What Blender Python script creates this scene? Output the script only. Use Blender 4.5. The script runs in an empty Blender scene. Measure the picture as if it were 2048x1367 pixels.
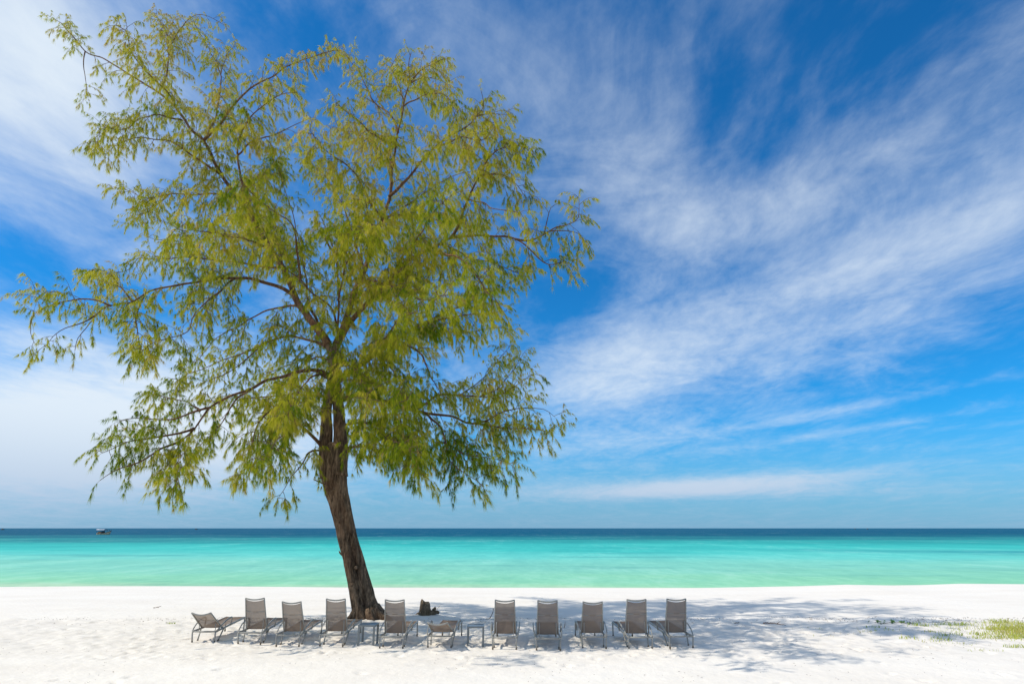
import bpy, math, random
import numpy as np
from mathutils import Vector, noise as mnoise

random.seed(7)
rng = np.random.default_rng(11)
R = math.radians
scene = bpy.context.scene
COL = scene.collection

# ------------------------------------------------------------------ camera
FPX = 1280.0                       # focal length in pixels of the 2048 px wide photograph
PITCH = math.atan(372.0 / FPX)
CAM_H = 2.61
cam_d = bpy.data.cameras.new('camera')
cam_d.sensor_width = 36.0
cam_d.lens = 36.0 * FPX / 2048.0
cam_d.clip_end = 100000.0
cam_d.clip_start = 0.05
cam = bpy.data.objects.new('camera', cam_d)
COL.objects.link(cam)
cam.location = (0, 0, CAM_H)
cam.rotation_euler = (math.pi / 2 + PITCH, 0, 0)
scene.camera = cam
scene.cycles.max_bounces = 8
scene.cycles.use_denoising = True
scene.cycles.denoising_prefilter = 'ACCURATE'
scene.cycles.diffuse_bounces = 3
scene.cycles.transparent_max_bounces = 8
scene.cycles.sample_clamp_indirect = 6.0

# ------------------------------------------------------------------ light
SUN_EL = R(49.5)
SHADOW = Vector((1.0, 0.16, 0.0)).normalized()     # direction shadows fall on the ground
SKY_STRENGTH = 0.10
scene.view_settings.view_transform = 'Standard'
scene.view_settings.look = 'None'
scene.view_settings.gamma = 1.0
scene.view_settings.use_curve_mapping = False
scene.view_settings.exposure = 0.47

sun_d = bpy.data.lights.new('sun', 'SUN')
sun_d.energy = 2.9
sun_d.angle = R(0.53)
sun_d.color = (1.0, 0.94, 0.82)
sun = bpy.data.objects.new('sun', sun_d)
COL.objects.link(sun)
sd = Vector((SHADOW.x * math.cos(SUN_EL), SHADOW.y * math.cos(SUN_EL), -math.sin(SUN_EL)))
sun.rotation_euler = sd.to_track_quat('-Z', 'Y').to_euler()
sun.location = (-40, -6, 50)


def pix_dir(px, py):
    xc = (px - 1024.0) / FPX
    yc = (683.5 - py) / FPX
    c, s = math.cos(PITCH), math.sin(PITCH)
    return Vector((xc, c - yc * s, s + yc * c))


def at(px, py, Y):
    """Photo pixel at a chosen distance Y from the camera -> world point."""
    d = pix_dir(px, py)
    t = Y / d.y
    return Vector((d.x * t, Y, CAM_H + d.z * t))


def ground_at(px, py, z=0.0):
    d = pix_dir(px, py)
    t = (z - CAM_H) / d.z
    return Vector((d.x * t, d.y * t, z))


# ------------------------------------------------------------------ node helpers
class NT:
    def __init__(self, tree):
        self.t = tree
        tree.nodes.clear()

    def n(self, typ, **kw):
        nd = self.t.nodes.new(typ)
        for k, v in kw.items():
            setattr(nd, k, v)
        return nd

    def put(self, sock, v):
        if v is None:
            return
        if hasattr(v, 'is_output'):
            self.t.links.new(v, sock)
        else:
            if sock.type == 'RGBA' and len(v) == 3:
                v = (*v, 1.0)
            sock.default_value = v

    def m(self, op, a, b=None, c=None, clamp=False):
        nd = self.n('ShaderNodeMath', operation=op)
        nd.use_clamp = clamp
        self.put(nd.inputs[0], a)
        self.put(nd.inputs[1], b)
        self.put(nd.inputs[2], c)
        return nd.outputs[0]

    def mix(self, fac, a, b, blend='MIX'):
        nd = self.n('ShaderNodeMix', data_type='RGBA', blend_type=blend)
        self.put(nd.inputs['Factor'], fac)
        self.put(nd.inputs[6], a)
        self.put(nd.inputs[7], b)
        return nd.outputs[2]

    def xyz(self, x, y, z):
        nd = self.n('ShaderNodeCombineXYZ')
        for i, v in enumerate((x, y, z)):
            self.put(nd.inputs[i], v)
        return nd.outputs[0]

    def sep(self, v):
        nd = self.n('ShaderNodeSeparateXYZ')
        self.put(nd.inputs[0], v)
        return nd.outputs

    def noise(self, vec, scale, detail=4, rough=0.55, dist=0.0, dim='3D'):
        nd = self.n('ShaderNodeTexNoise', noise_dimensions=dim)
        self.put(nd.inputs['Vector'], vec)
        nd.inputs['Scale'].default_value = scale
        nd.inputs['Detail'].default_value = detail
        nd.inputs['Roughness'].default_value = rough
        nd.inputs['Distortion'].default_value = dist
        return nd.outputs[0]

    def remap(self, v, a, b, c=0.0, d=1.0, smooth=False):
        nd = self.n('ShaderNodeMapRange')
        nd.interpolation_type = 'SMOOTHSTEP' if smooth else 'LINEAR'
        nd.clamp = True
        for i, x in enumerate((v, a, b, c, d)):
            self.put(nd.inputs[i], x)
        return nd.outputs[0]

    def ramp(self, fac, stops, interp='LINEAR'):
        nd = self.n('ShaderNodeValToRGB')
        cr = nd.color_ramp
        cr.interpolation = interp
        while len(cr.elements) > 1:
            cr.elements.remove(cr.elements[-1])
        cr.elements[0].position = stops[0][0]
        cr.elements[0].color = (*stops[0][1], 1)
        for p, c in stops[1:]:
            e = cr.elements.new(p)
            e.color = (*c, 1)
        self.put(nd.inputs[0], fac)
        return nd.outputs[0]

    def mapping(self, vec, scale=(1, 1, 1), rot=(0, 0, 0), loc=(0, 0, 0)):
        nd = self.n('ShaderNodeMapping')
        self.put(nd.inputs[0], vec)
        nd.inputs['Location'].default_value = loc
        nd.inputs['Rotation'].default_value = rot
        nd.inputs['Scale'].default_value = scale
        return nd.outputs[0]

    def bump(self, h, strength, dist, normal=None):
        nd = self.n('ShaderNodeBump')
        nd.inputs['Strength'].default_value = strength
        nd.inputs['Distance'].default_value = dist
        self.put(nd.inputs['Height'], h)
        self.put(nd.inputs['Normal'], normal)
        return nd.outputs[0]


def srgb(r, g, b):
    def f(c):
        c /= 255.0
        return c / 12.92 if c <= 0.04045 else ((c + 0.055) / 1.055) ** 2.4
    return (f(r), f(g), f(b))


# ------------------------------------------------------------------ sky (world)
world = bpy.data.worlds.new('World')
scene.world = world
world.use_nodes = True
w = NT(world.node_tree)
sky = w.n('ShaderNodeTexSky', sky_type='NISHITA')
sky.sun_disc = False
sky.sun_elevation = SUN_EL
sky.sun_rotation = math.atan2(-SHADOW.x, -SHADOW.y)
sky.altitude = 0
sky.air_density = 1.0
sky.dust_density = 0.35
sky.ozone_density = 2.2
tc = w.n('ShaderNodeTexCoord').outputs['Generated']
dx, dy, dz = w.sep(tc)
zc = w.m('ADD', w.m('MAXIMUM', dz, 0.0), 0.10)
cpx = w.m('DIVIDE', dx, zc)
cpy = w.m('DIVIDE', dy, zc)
az = w.m('ARCTAN2', dx, dy)
el = w.m('ARCSINE', dz)


def blob(px, py, ra, re, ang, wgt):
    """soft elongated patch of cloud (or gap) at a direction of the sky"""
    d = pix_dir(px, py).normalized()
    a0, e0 = math.atan2(d.x, d.y), math.asin(d.z)
    u = w.m('SUBTRACT', az, a0)
    v = w.m('SUBTRACT', el, e0)
    c, s = math.cos(R(ang)), math.sin(R(ang))
    u2 = w.m('ADD', w.m('MULTIPLY', u, c / R(ra)), w.m('MULTIPLY', v, s / R(ra)))
    v2 = w.m('ADD', w.m('MULTIPLY', u, -s / R(re)), w.m('MULTIPLY', v, c / R(re)))
    q = w.m('ADD', w.m('MULTIPLY', u2, u2), w.m('MULTIPLY', v2, v2))
    return w.m('MULTIPLY', w.m('EXPONENT', w.m('MULTIPLY', q, -1.0)), wgt)


BLOBS = [
    # px, py, half width deg, half height deg, tilt deg, weight
    (0, 120, 9, 8, -35, 0.70),         # bright veil top left
    (170, 250, 10, 3.5, -42, 0.25),
    (40, 20, 14, 4, -10, 0.20),
    (420, 260, 16, 10, -30, 0.10),
    (80, 430, 9, 1.6, -14, 0.26),
    (60, 520, 9, 3, -5, -0.10),
    (40, 670, 8, 2.0, 0, 0.22),
    (90, 875, 19, 4.8, 3, 1.25),       # white bank low left
    (420, 860, 14, 5, 10, 0.34),
    (330, 720, 8, 2.5, 10, 0.22),
    (1130, 170, 8, 9, 35, 0.17),       # mottled veil above the middle
    (1290, 330, 7, 9, 30, 0.23),
    (1420, 450, 13, 3, 8, 0.20),
    (900, 60, 8, 6, 30, 0.12),
    (1440, 190, 2.6, 4.5, -20, -0.22), # deep blue gaps
    (1760, 60, 10, 4.5, 12, -0.22),
    (1540, 150, 3, 3, 30, 0.12),
    (1980, 240, 8, 6, 25, 0.16),
    (1720, 330, 10, 3.5, 15, 0.14),
    (1170, 580, 5.5, 2.4, 32, -0.34),
    (1100, 520, 4, 3, 20, -0.20),
    (1560, 590, 17, 3.2, 15, 0.34),    # broad rippled band
    (1980, 450, 9, 2.6, 14, 0.36),
    (1220, 740, 10, 4.0, 10, 0.50),
    (1650, 690, 11, 2.6, 10, 0.26),
    (1940, 770, 7, 2.4, 4, -0.22),
    (1720, 812, 10, 0.45, 7, 0.34),    # thin streaks
    (1650, 868, 13, 0.40, 6, 0.26),
    (1250, 880, 9, 1.1, 4, 0.30),
    (1420, 970, 12, 0.75, 2.0, 0.95),  # bank above the horizon
    (1480, 985, 16, 0.55, 0, 0.35),
    (950, 970, 9, 1.5, 2, 0.22),
]
cov = None
for b in BLOBS:
    g = blob(*b)
    cov = g if cov is None else w.m('ADD', cov, g)
cp = w.xyz(cpx, cpy, 0.0)
warp = w.noise(cp, 0.8, 2, 0.55, 0, '2D')
warp2 = w.noise(w.mapping(cp, loc=(5, 3, 0)), 1.1, 2, 0.55, 0, '2D')
cpw = w.xyz(w.m('ADD', cpx, w.m('MULTIPLY', warp, 0.75)), w.m('ADD', cpy, w.m('MULTIPLY', warp2, 0.9)), 0.0)
streak = w.noise(w.mapping(cpw, (1.7, 0.75, 1), rot=(0, 0, R(-10))), 1.25, 6, 0.57, 0.0, '2D')
fluff = w.noise(w.mapping(cpw, (1.25, 0.95, 1), rot=(0, 0, R(20))), 3.4, 6, 0.62, 0.0, '2D')
ripple = w.noise(w.mapping(cp, (9.0, 5.0, 1), rot=(0, 0, R(30))), 2.2, 4, 0.62, 0.0, '2D')
nz = w.m('ADD', w.m('MULTIPLY', streak, 0.34), w.m('ADD', w.m('MULTIPLY', fluff, 0.46), w.m('MULTIPLY', ripple, 0.20)))
nz = w.m('MULTIPLY', w.m('SUBTRACT', nz, 0.5), 1.28)
# the thin cloud goes on overhead and behind the camera with the mean cover of the part in view
fwd = pix_dir(1024, 600).normalized()
facing = w.m('ADD', w.m('MULTIPLY', dy, fwd.y), w.m('MULTIPLY', dz, fwd.z))
rest = w.remap(facing, 0.55, 0.80, 0.36, 0.0, True)
alpha = w.m('ADD', w.m('ADD', w.m('ADD', cov, rest), 0.09), nz)
alpha = w.m('MULTIPLY', w.remap(alpha, -0.12, 1.22, 0, 1, True), 0.97)
base = w.mix(1.0, sky.outputs[0], (0.075, 0.635, 1.06), 'MULTIPLY')
K = 1.0 / SKY_STRENGTH
cloudc = tuple(c * K for c in (0.555, 0.625, 0.695))
skyc = w.mix(alpha, base, cloudc)
# pale band of sea air along the horizon
hz = w.remap(dz, -0.02, 0.17, 0.70, 0.0, True)
skyc = w.mix(hz, skyc, tuple(c * K for c in (0.205, 0.305, 0.47)))
bg = w.n('ShaderNodeBackground')
w.put(bg.inputs['Color'], skyc)
bg.inputs['Strength'].default_value = SKY_STRENGTH
wo = w.n('ShaderNodeOutputWorld')
w.t.links.new(bg.outputs[0], wo.inputs['Surface'])
world.cycles.sampling_method = 'MANUAL'
world.cycles.sample_map_resolution = 512


# ------------------------------------------------------------------ mesh helpers
def tag(o, label=None, cat=None, group=None, kind=None):
    if label: o['label'] = label
    if cat: o['category'] = cat
    if group: o['group'] = group
    if kind: o['kind'] = kind
    return o


def empty(name, loc=(0, 0, 0), rz=0.0):
    o = bpy.data.objects.new(name, None)
    o.location = loc
    o.rotation_euler = (0, 0, rz)
    o.empty_display_size = 0.2
    COL.objects.link(o)
    return o


class MB:
    """collects vertices and faces, builds one mesh object"""
    def __init__(self):
        self.v, self.f = [], []

    def add(self, vs, fs):
        o = len(self.v)
        self.v.extend(tuple(p) for p in vs)
        self.f.extend(tuple(i + o for i in f) for f in fs)
        return self

    def box(self, c, s, rot=None):
        vs = []
        for x in (-.5, .5):
            for y in (-.5, .5):
                for z in (-.5, .5):
                    p = Vector((x * s[0], y * s[1], z * s[2]))
                    if rot is not None:
                        p = rot @ p
                    vs.append(Vector(c) + p)
        return self.add(vs, [(0, 1, 3, 2), (4, 6, 7, 5), (0, 4, 5, 1), (2, 3, 7, 6), (0, 2, 6, 4), (1, 5, 7, 3)])

    def tube(self, pts, rad, n=8, cap=True, flat=None):
        """tube along pts; rad number or list; flat=(w,h) gives an oblong section (w sideways)"""
        pts = [Vector(p) for p in pts]
        m = len(pts)
        rs = rad if hasattr(rad, '__len__') else [rad] * m
        ref = None
        vs = []
        for i, p in enumerate(pts):
            t = (pts[min(i + 1, m - 1)] - pts[max(i - 1, 0)]).normalized()
            if ref is None:
                a = Vector((1, 0, 0)) if abs(t.x) < 0.9 else Vector((0, 0, 1))
                ref = (a - t * a.dot(t)).normalized()
            else:
                ref = (ref - t * ref.dot(t)).normalized()
            b = t.cross(ref)
            for k in range(n):
                an = 2 * math.pi * (k + 0.5) / n
                ca, sa = math.cos(an), math.sin(an)
                if flat:
                    # superellipse section
                    e = 0.45
                    ca = math.copysign(abs(ca) ** e, ca) * flat[0] / 2
                    sa = math.copysign(abs(sa) ** e, sa) * flat[1] / 2
                else:
                    ca *= rs[i]; sa *= rs[i]
                vs.append(p + ref * ca + b * sa)
        fs = []
        for i in range(m - 1):
            for k in range(n):
                k2 = (k + 1) % n
                fs.append((i * n + k, i * n + k2, (i + 1) * n + k2, (i + 1) * n + k))
        if cap:
            fs.append(tuple(range(n - 1, -1, -1)))
            fs.append(tuple((m - 1) * n + k for k in range(n)))
        return self.add(vs, fs)

    def build(self, name, mat, parent=None, smooth=True):
        me = bpy.data.meshes.new(name)
        me.from_pydata(self.v, [], self.f)
        me.materials.append(mat)
        if smooth:
            me.polygons.foreach_set('use_smooth', [True] * len(me.polygons))
        o = bpy.data.objects.new(name, me)
        COL.objects.link(o)
        if parent is not None:
            o.parent = parent
        return o


def np_mesh(name, verts, faces, mat, parent=None, smooth=False, attrs=None):
    """verts (N,3), faces (M,k) arrays"""
    me = bpy.data.meshes.new(name)
    M, k = faces.shape
    me.vertices.add(len(verts))
    me.vertices.foreach_set('co', np.ascontiguousarray(verts, dtype=np.float32).ravel())
    me.loops.add(M * k)
    me.loops.foreach_set('vertex_index', np.ascontiguousarray(faces, dtype=np.int32).ravel())
    me.polygons.add(M)
    me.polygons.foreach_set('loop_start', np.arange(0, M * k, k, dtype=np.int32))
    me.polygons.foreach_set('loop_total', np.full(M, k, dtype=np.int32))
    if smooth:
        me.polygons.foreach_set('use_smooth', np.ones(M, dtype=bool))
    me.update(calc_edges=True)
    if attrs:
        for an, arr in attrs.items():
            a = me.attributes.new(an, 'FLOAT', 'POINT')
            a.data.foreach_set('value', np.ascontiguousarray(arr, dtype=np.float32))
    me.materials.append(mat)
    o = bpy.data.objects.new(name, me)
    COL.objects.link(o)
    if parent is not None:
        o.parent = parent
    return o


def new_mat(name):
    m = bpy.data.materials.new(name)
    m.use_nodes = True
    t = NT(m.node_tree)
    out = t.n('ShaderNodeOutputMaterial')
    return m, t, out


def principled(t, out, color, rough=0.6, normal=None, spec=0.5, metallic=0.0):
    p = t.n('ShaderNodeBsdfPrincipled')
    t.put(p.inputs['Base Color'], color)
    t.put(p.inputs['Roughness'], rough)
    p.inputs['Specular IOR Level'].default_value = spec
    p.inputs['Metallic'].default_value = metallic
    t.put(p.inputs['Normal'], normal)
    t.t.links.new(p.outputs[0], out.inputs['Surface'])
    return p


def objco(t):
    return t.n('ShaderNodeTexCoord').outputs['Object']


# ------------------------------------------------------------------ materials
def mat_sand():
    m, t, out = new_mat('white_sand')
    co = objco(t)
    big = t.noise(t.mapping(co, (0.25, 0.6, 1)), 1.0, 5, 0.6)
    fine = t.noise(co, 26.0, 4, 0.7)
    col = t.ramp(big, [(0.30, (0.775, 0.708, 0.625)), (0.55, (0.810, 0.748, 0.668)), (0.75, (0.820, 0.765, 0.690))])
    # churned, dirtier sand of the strip that is walked on, this side of the drift line
    y = t.sep(co)[1]
    n1 = t.noise(t.mapping(co, (0.5, 0.5, 1)), 1.0, 3, 0.5)
    yy = t.m('ADD', y, t.m('MULTIPLY', n1, 1.6))
    strip = t.m('MULTIPLY', t.remap(yy, 14.6, 16.6, 0, 1, True), t.remap(yy, 20.4, 21.6, 1, 0, True))
    warm = t.m('MULTIPLY', strip, t.remap(t.noise(co, 3.2, 6, 0.7), 0.42, 0.66, 0.05, 0.55))
    col = t.mix(warm, col, (0.640, 0.575, 0.500))
    near = t.remap(y, 20.5, 22.5, 1.0, 0.25, True)
    speck = t.m('MULTIPLY', t.remap(fine, 0.66, 0.80, 0, 0.30), near)
    col = t.mix(speck, col, (0.42, 0.34, 0.27))
    h = t.noise(co, 7.0, 4, 0.60)
    nb = t.bump(h, 0.55, 0.035)
    principled(t, out, col, 0.95, nb, 0.12)
    return m


def mat_sea():
    m, t, out = new_mat('sea_water')
    co = objco(t)
    x, y, z = t.sep(co)
    # distance from the shore sets the depth over white sand and so the water's own colour
    warp = t.noise(t.mapping(co, (0.012, 0.03, 1)), 1.0, 4, 0.55)
    warp2 = t.noise(t.mapping(co, (0.006, 0.016, 1), loc=(4, 2, 0)), 1.0, 6, 0.65)
    ly = t.m('LOGARITHM', t.m('MAXIMUM', y, 20.0), 10.0)
    f = t.m('ADD', ly, t.m('ADD', t.m('MULTIPLY', t.m('SUBTRACT', warp, 0.5), 0.16), t.m('MULTIPLY', t.m('SUBTRACT', warp2, 0.5), 0.52)))
    f = t.remap(f, 1.6, 3.4, 0, 1)
    def P(d): return (math.log10(d) - 1.6) / 1.8
    def SC(*c): return tuple(k * v for k, v in zip((0.90, 0.83, 0.79), srgb(*c)))
    col = t.ramp(f, [
        (P(43), SC(184, 226, 192)), (P(46), SC(154, 225, 186)), (P(51), SC(146, 222, 190)), (P(60), SC(142, 221, 200)),
        (P(76), SC(130, 222, 207)), (P(96), SC(110, 220, 210)), (P(125), SC(78, 210, 202)), (P(152), SC(62, 194, 190)),
        (P(185), SC(58, 176, 176)), (P(235), SC(50, 150, 158)), (P(300), SC(32, 120, 140)), (P(400), SC(16, 98, 128)),
        (P(700), SC(16, 96, 130)), (P(2000), SC(24, 98, 132))])
    # weedy patches
    patch = t.noise(t.mapping(co, (0.03, 0.10, 1), loc=(3, 9, 0)), 1.0, 5, 0.6)
    col = t.mix(t.remap(patch, 0.54, 0.72, 0, 0.36), col, tuple(.66 * v for v in srgb(0, 130, 150)))
    # darker blue-green streak out on the right, broken up by noise
    wx = t.m('DIVIDE', t.m('SUBTRACT', x, 82.0), 34.0)
    wy = t.m('DIVIDE', t.m('ADD', t.m('SUBTRACT', y, 104.0), t.m('MULTIPLY', t.m('SUBTRACT', x, 82.0), 0.30)), 9.0)
    wg = t.m('EXPONENT', t.m('MULTIPLY', t.m('ADD', t.m('MULTIPLY', wx, wx), t.m('MULTIPLY', wy, wy)), -1.0))
    streak_nz = t.noise(t.mapping(co, (0.05, 0.12, 1), loc=(1, 5, 0)), 1.0, 5, 0.6)
    col = t.mix(t.m('MULTIPLY', wg, t.remap(streak_nz, 0.3, 0.6, 0.3, 0.75)), col, tuple(.68 * v for v in srgb(22, 150, 170)))
    w1 = t.noise(t.mapping(co, (0.55, 1.5, 1), rot=(0, 0, R(8))), 1.0, 4, 0.6)
    w2 = t.noise(t.mapping(co, (0.10, 0.32, 1), rot=(0, 0, R(-6))), 1.0, 5, 0.62)
    w3 = t.noise(t.mapping(co, (2.2, 4.0, 1)), 1.0, 3, 0.6)
    h = t.m('ADD', t.m('MULTIPLY', w1, 0.30), t.m('ADD', t.m('MULTIPLY', w2, 1.1), t.m('MULTIPLY', w3, 0.05)))
    nb = t.bump(h, 0.60, 0.55)
    # small white caps far out
    caps = t.noise(t.mapping(co, (0.045, 0.16, 1), loc=(7, 1, 0)), 1.0, 8, 0.75)
    capf = t.m('MULTIPLY', t.remap(caps, 0.66, 0.74, 0, 0.6), t.remap(y, 160, 420, 0, 1))
    col = t.mix(capf, col, (0.75, 0.80, 0.82))
    # wind-roughened surface: wavelet shade and glints painted into its colour, plus a little gloss
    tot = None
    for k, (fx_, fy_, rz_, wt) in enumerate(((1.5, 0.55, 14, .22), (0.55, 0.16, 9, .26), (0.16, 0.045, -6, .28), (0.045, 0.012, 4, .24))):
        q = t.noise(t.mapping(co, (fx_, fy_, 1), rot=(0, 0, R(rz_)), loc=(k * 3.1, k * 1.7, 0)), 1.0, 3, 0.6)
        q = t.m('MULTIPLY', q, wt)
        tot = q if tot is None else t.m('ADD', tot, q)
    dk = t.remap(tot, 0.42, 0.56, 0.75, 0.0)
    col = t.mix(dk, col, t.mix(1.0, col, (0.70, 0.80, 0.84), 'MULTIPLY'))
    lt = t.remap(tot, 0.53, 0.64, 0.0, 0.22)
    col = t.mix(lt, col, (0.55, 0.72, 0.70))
    df = t.n('ShaderNodeBsdfDiffuse')
    t.put(df.inputs['Color'], col)
    t.put(df.inputs['Normal'], nb)
    gl = t.n('ShaderNodeBsdfGlossy')
    gl.inputs['Roughness'].default_value = 0.28
    t.put(gl.inputs['Normal'], nb)
    mx = t.n('ShaderNodeMixShader')
    mx.inputs[0].default_value = 0.06
    t.t.links.new(df.outputs[0], mx.inputs[1])
    t.t.links.new(gl.outputs[0], mx.inputs[2])
    t.t.links.new(mx.outputs[0], out.inputs['Surface'])
    return m


def mat_bark(name, dark, light, red, scale=1.0):
    m, t, out = new_mat(name)
    co = t.n('ShaderNodeTexCoord').outputs['Object']
    ms = t.mapping(co, (9 * scale, 9 * scale, 1.3 * scale), rot=(0, R(7), 0))
    n1 = t.noise(ms, 1.0, 7, 0.68, 0.6)
    n2 = t.noise(t.mapping(co, (34 * scale, 34 * scale, 6 * scale)), 1.0, 5, 0.7)
    n3 = t.noise(co, 1.1, 3, 0.5)
    f = t.m('ADD', t.m('MULTIPLY', n1, 0.65), t.m('MULTIPLY', n2, 0.35))
    col = t.ramp(f, [(0.40, dark), (0.50, tuple(a * .65 + b * .35 for a, b in zip(dark, light))), (0.60, light)])
    col = t.mix(t.remap(n3, 0.50, 0.70, 0, 0.45), col, red)
    h = t.m('ADD', t.m('MULTIPLY', n1, 1.0), t.m('MULTIPLY', n2, 0.45))
    nb = t.bump(h, 1.0, 0.10)
    principled(t, out, col, 0.92, nb, 0.15)
    return m


def mat_needles():
    m, t, out = new_mat('casuarina_needles')
    a = t.n('ShaderNodeAttribute')
    a.attribute_name = 'tint'
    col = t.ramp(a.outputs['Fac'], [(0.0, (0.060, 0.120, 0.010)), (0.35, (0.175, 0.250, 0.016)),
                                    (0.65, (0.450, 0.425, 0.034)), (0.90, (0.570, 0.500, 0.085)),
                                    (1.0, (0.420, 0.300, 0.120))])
    d = t.n('ShaderNodeBsdfDiffuse')
    t.put(d.inputs['Color'], col)
    tr = t.n('ShaderNodeBsdfTranslucent')
    t.put(tr.inputs['Color'], t.mix(1.0, col, (1.25, 1.25, 0.8), 'MULTIPLY'))
    mx = t.n('ShaderNodeMixShader')
    mx.inputs[0].default_value = 0.48
    t.t.links.new(d.outputs[0], mx.inputs[1])
    t.t.links.new(tr.outputs[0], mx.inputs[2])
    t.t.links.new(mx.outputs[0], out.inputs['Surface'])
    return m


def mat_plain(name, color, rough=0.6, spec=0.4, metallic=0.0, var=0.12, scale=8.0):
    m, t, out = new_mat(name)
    n = t.noise(objco(t), scale, 4, 0.6)
    col = t.mix(t.remap(n, 0.35, 0.7, 0, 1), tuple(c * (1 - var) for c in color), tuple(min(1, c * (1 + var)) for c in color))
    principled(t, out, col, rough, None, spec, metallic)
    return m


def mat_sling():
    m, t, out = new_mat('taupe_sling_mesh')
    co = objco(t)
    n = t.noise(co, 5.0, 4, 0.6)
    col = t.mix(t.remap(n, 0.3, 0.7, 0, 1), (0.205, 0.142, 0.100), (0.250, 0.178, 0.128))
    # each sling has bleached a little differently
    rnd = t.n('ShaderNodeObjectInfo').outputs['Random']
    col = t.mix(1.0, col, t.ramp(rnd, [(0.0, (0.82, 0.82, 0.84)), (1.0, (1.18, 1.16, 1.12))]), 'MULTIPLY')
    p = t.n('ShaderNodeBsdfPrincipled')
    t.put(p.inputs['Base Color'], col)
    p.inputs['Roughness'].default_value = 0.75
    p.inputs['Specular IOR Level'].default_value = 0.25
    tl = t.n('ShaderNodeBsdfTranslucent')
    t.put(tl.inputs['Color'], (0.34, 0.27, 0.215, 1))
    m1 = t.n('ShaderNodeMixShader')
    m1.inputs[0].default_value = 0.30
    t.t.links.new(p.outputs[0], m1.inputs[1])
    t.t.links.new(tl.outputs[0], m1.inputs[2])
    # open weave: a share of the light goes straight through the holes
    tp = t.n('ShaderNodeBsdfTransparent')
    m2 = t.n('ShaderNodeMixShader')
    m2.inputs[0].default_value = 0.13
    t.t.links.new(m1.outputs[0], m2.inputs[1])
    t.t.links.new(tp.outputs[0], m2.inputs[2])
    t.t.links.new(m2.outputs[0], out.inputs['Surface'])
    return m


def mat_grass():
    m, t, out = new_mat('beach_grass')
    a = t.n('ShaderNodeAttribute')
    a.attribute_name = 'tint'
    col = t.ramp(a.outputs['Fac'], [(0.0, (0.24, 0.34, 0.05)), (0.5, (0.50, 0.53, 0.10)), (0.8, (0.50, 0.44, 0.15)), (1.0, (0.55, 0.44, 0.24))])
    d = t.n('ShaderNodeBsdfDiffuse')
    t.put(d.inputs['Color'], col)
    tr = t.n('ShaderNodeBsdfTranslucent')
    t.put(tr.inputs['Color'], col)
    mx = t.n('ShaderNodeMixShader')
    mx.inputs[0].default_value = 0.35
    t.t.links.new(d.outputs[0], mx.inputs[1])
    t.t.links.new(tr.outputs[0], mx.inputs[2])
    t.t.links.new(mx.outputs[0], out.inputs['Surface'])
    return m


M_SAND = mat_sand()
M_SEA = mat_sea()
M_TRUNK = mat_bark('trunk_bark', (0.040, 0.025, 0.016), (0.360, 0.245, 0.155), (0.165, 0.088, 0.050))
M_LIMB = mat_bark('limb_bark', (0.085, 0.042, 0.022), (0.340, 0.205, 0.120), (0.210, 0.095, 0.048), 1.6)
M_TWIG = mat_plain('twig_bark', (0.150, 0.100, 0.062), 0.9, 0.1, 0, 0.3, 4.0)
M_NEEDLE = mat_needles()
M_FRAME = mat_plain('grey_powder_coat', (0.290, 0.275, 0.240), 0.42, 0.5, 0.0, 0.10, 9.0)
M_SLING = mat_sling()
M_TABLE = mat_plain('grey_table_coat', (0.150, 0.165, 0.168), 0.38, 0.5, 0.0, 0.10, 7.0)
M_RUBBER = mat_plain('foot_cap', (0.12, 0.095, 0.07), 0.8, 0.3)
M_GRASS = mat_grass()
M_STUMP = mat_bark('stump_wood', (0.075, 0.054, 0.036), (0.380, 0.285, 0.190), (0.190, 0.145, 0.075), 2.0)
M_STICK = mat_plain('dry_stick', (0.230, 0.120, 0.072), 0.9, 0.1, 0, 0.3, 6.0)
M_DEBRIS = mat_plain('dry_litter', (0.160, 0.110, 0.075), 0.95, 0.1, 0, 0.5, 2.0)
M_VINE = mat_plain('vine_leaf', (0.110, 0.210, 0.045), 0.6, 0.3, 0, 0.3, 3.0)


# ------------------------------------------------------------------ sand
CREST_PX = [(-4000, 1172), (0, 1172.5), (180, 1171), (420, 1171), (700, 1173.5), (1000, 1174), (1400, 1174.5), (1600, 1171.0),
            (1690, 1168.0), (1780, 1169.5), (1850, 1168.5), (1920, 1166.0), (2048, 1167), (6000, 1168)]
CREST_Y = 36.5
_cx = np.array([at(p, r, CREST_Y).x for p, r in CREST_PX])
_cz = np.array([at(p, r, CREST_Y).z for p, r in CREST_PX])


def vnoise(x, y, f, seed=0):
    """smooth value noise with numpy"""
    X, Y = x * f + seed * 13.7, y * f + seed * 7.3
    xi, yi = np.floor(X), np.floor(Y)
    fx, fy = X - xi, Y - yi
    fx = fx * fx * (3 - 2 * fx); fy = fy * fy * (3 - 2 * fy)
    def h(a, b):
        s = np.sin(a * 127.1 + b * 311.7 + seed * 74.7) * 43758.5453
        return s - np.floor(s)
    return (h(xi, yi) * (1 - fx) + h(xi + 1, yi) * fx) * (1 - fy) + (h(xi, yi + 1) * (1 - fx) + h(xi + 1, yi + 1) * fx) * fy


def smooth(a, b, x):
    t = np.clip((x - a) / (b - a), 0, 1)
    return t * t * (3 - 2 * t)


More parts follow.
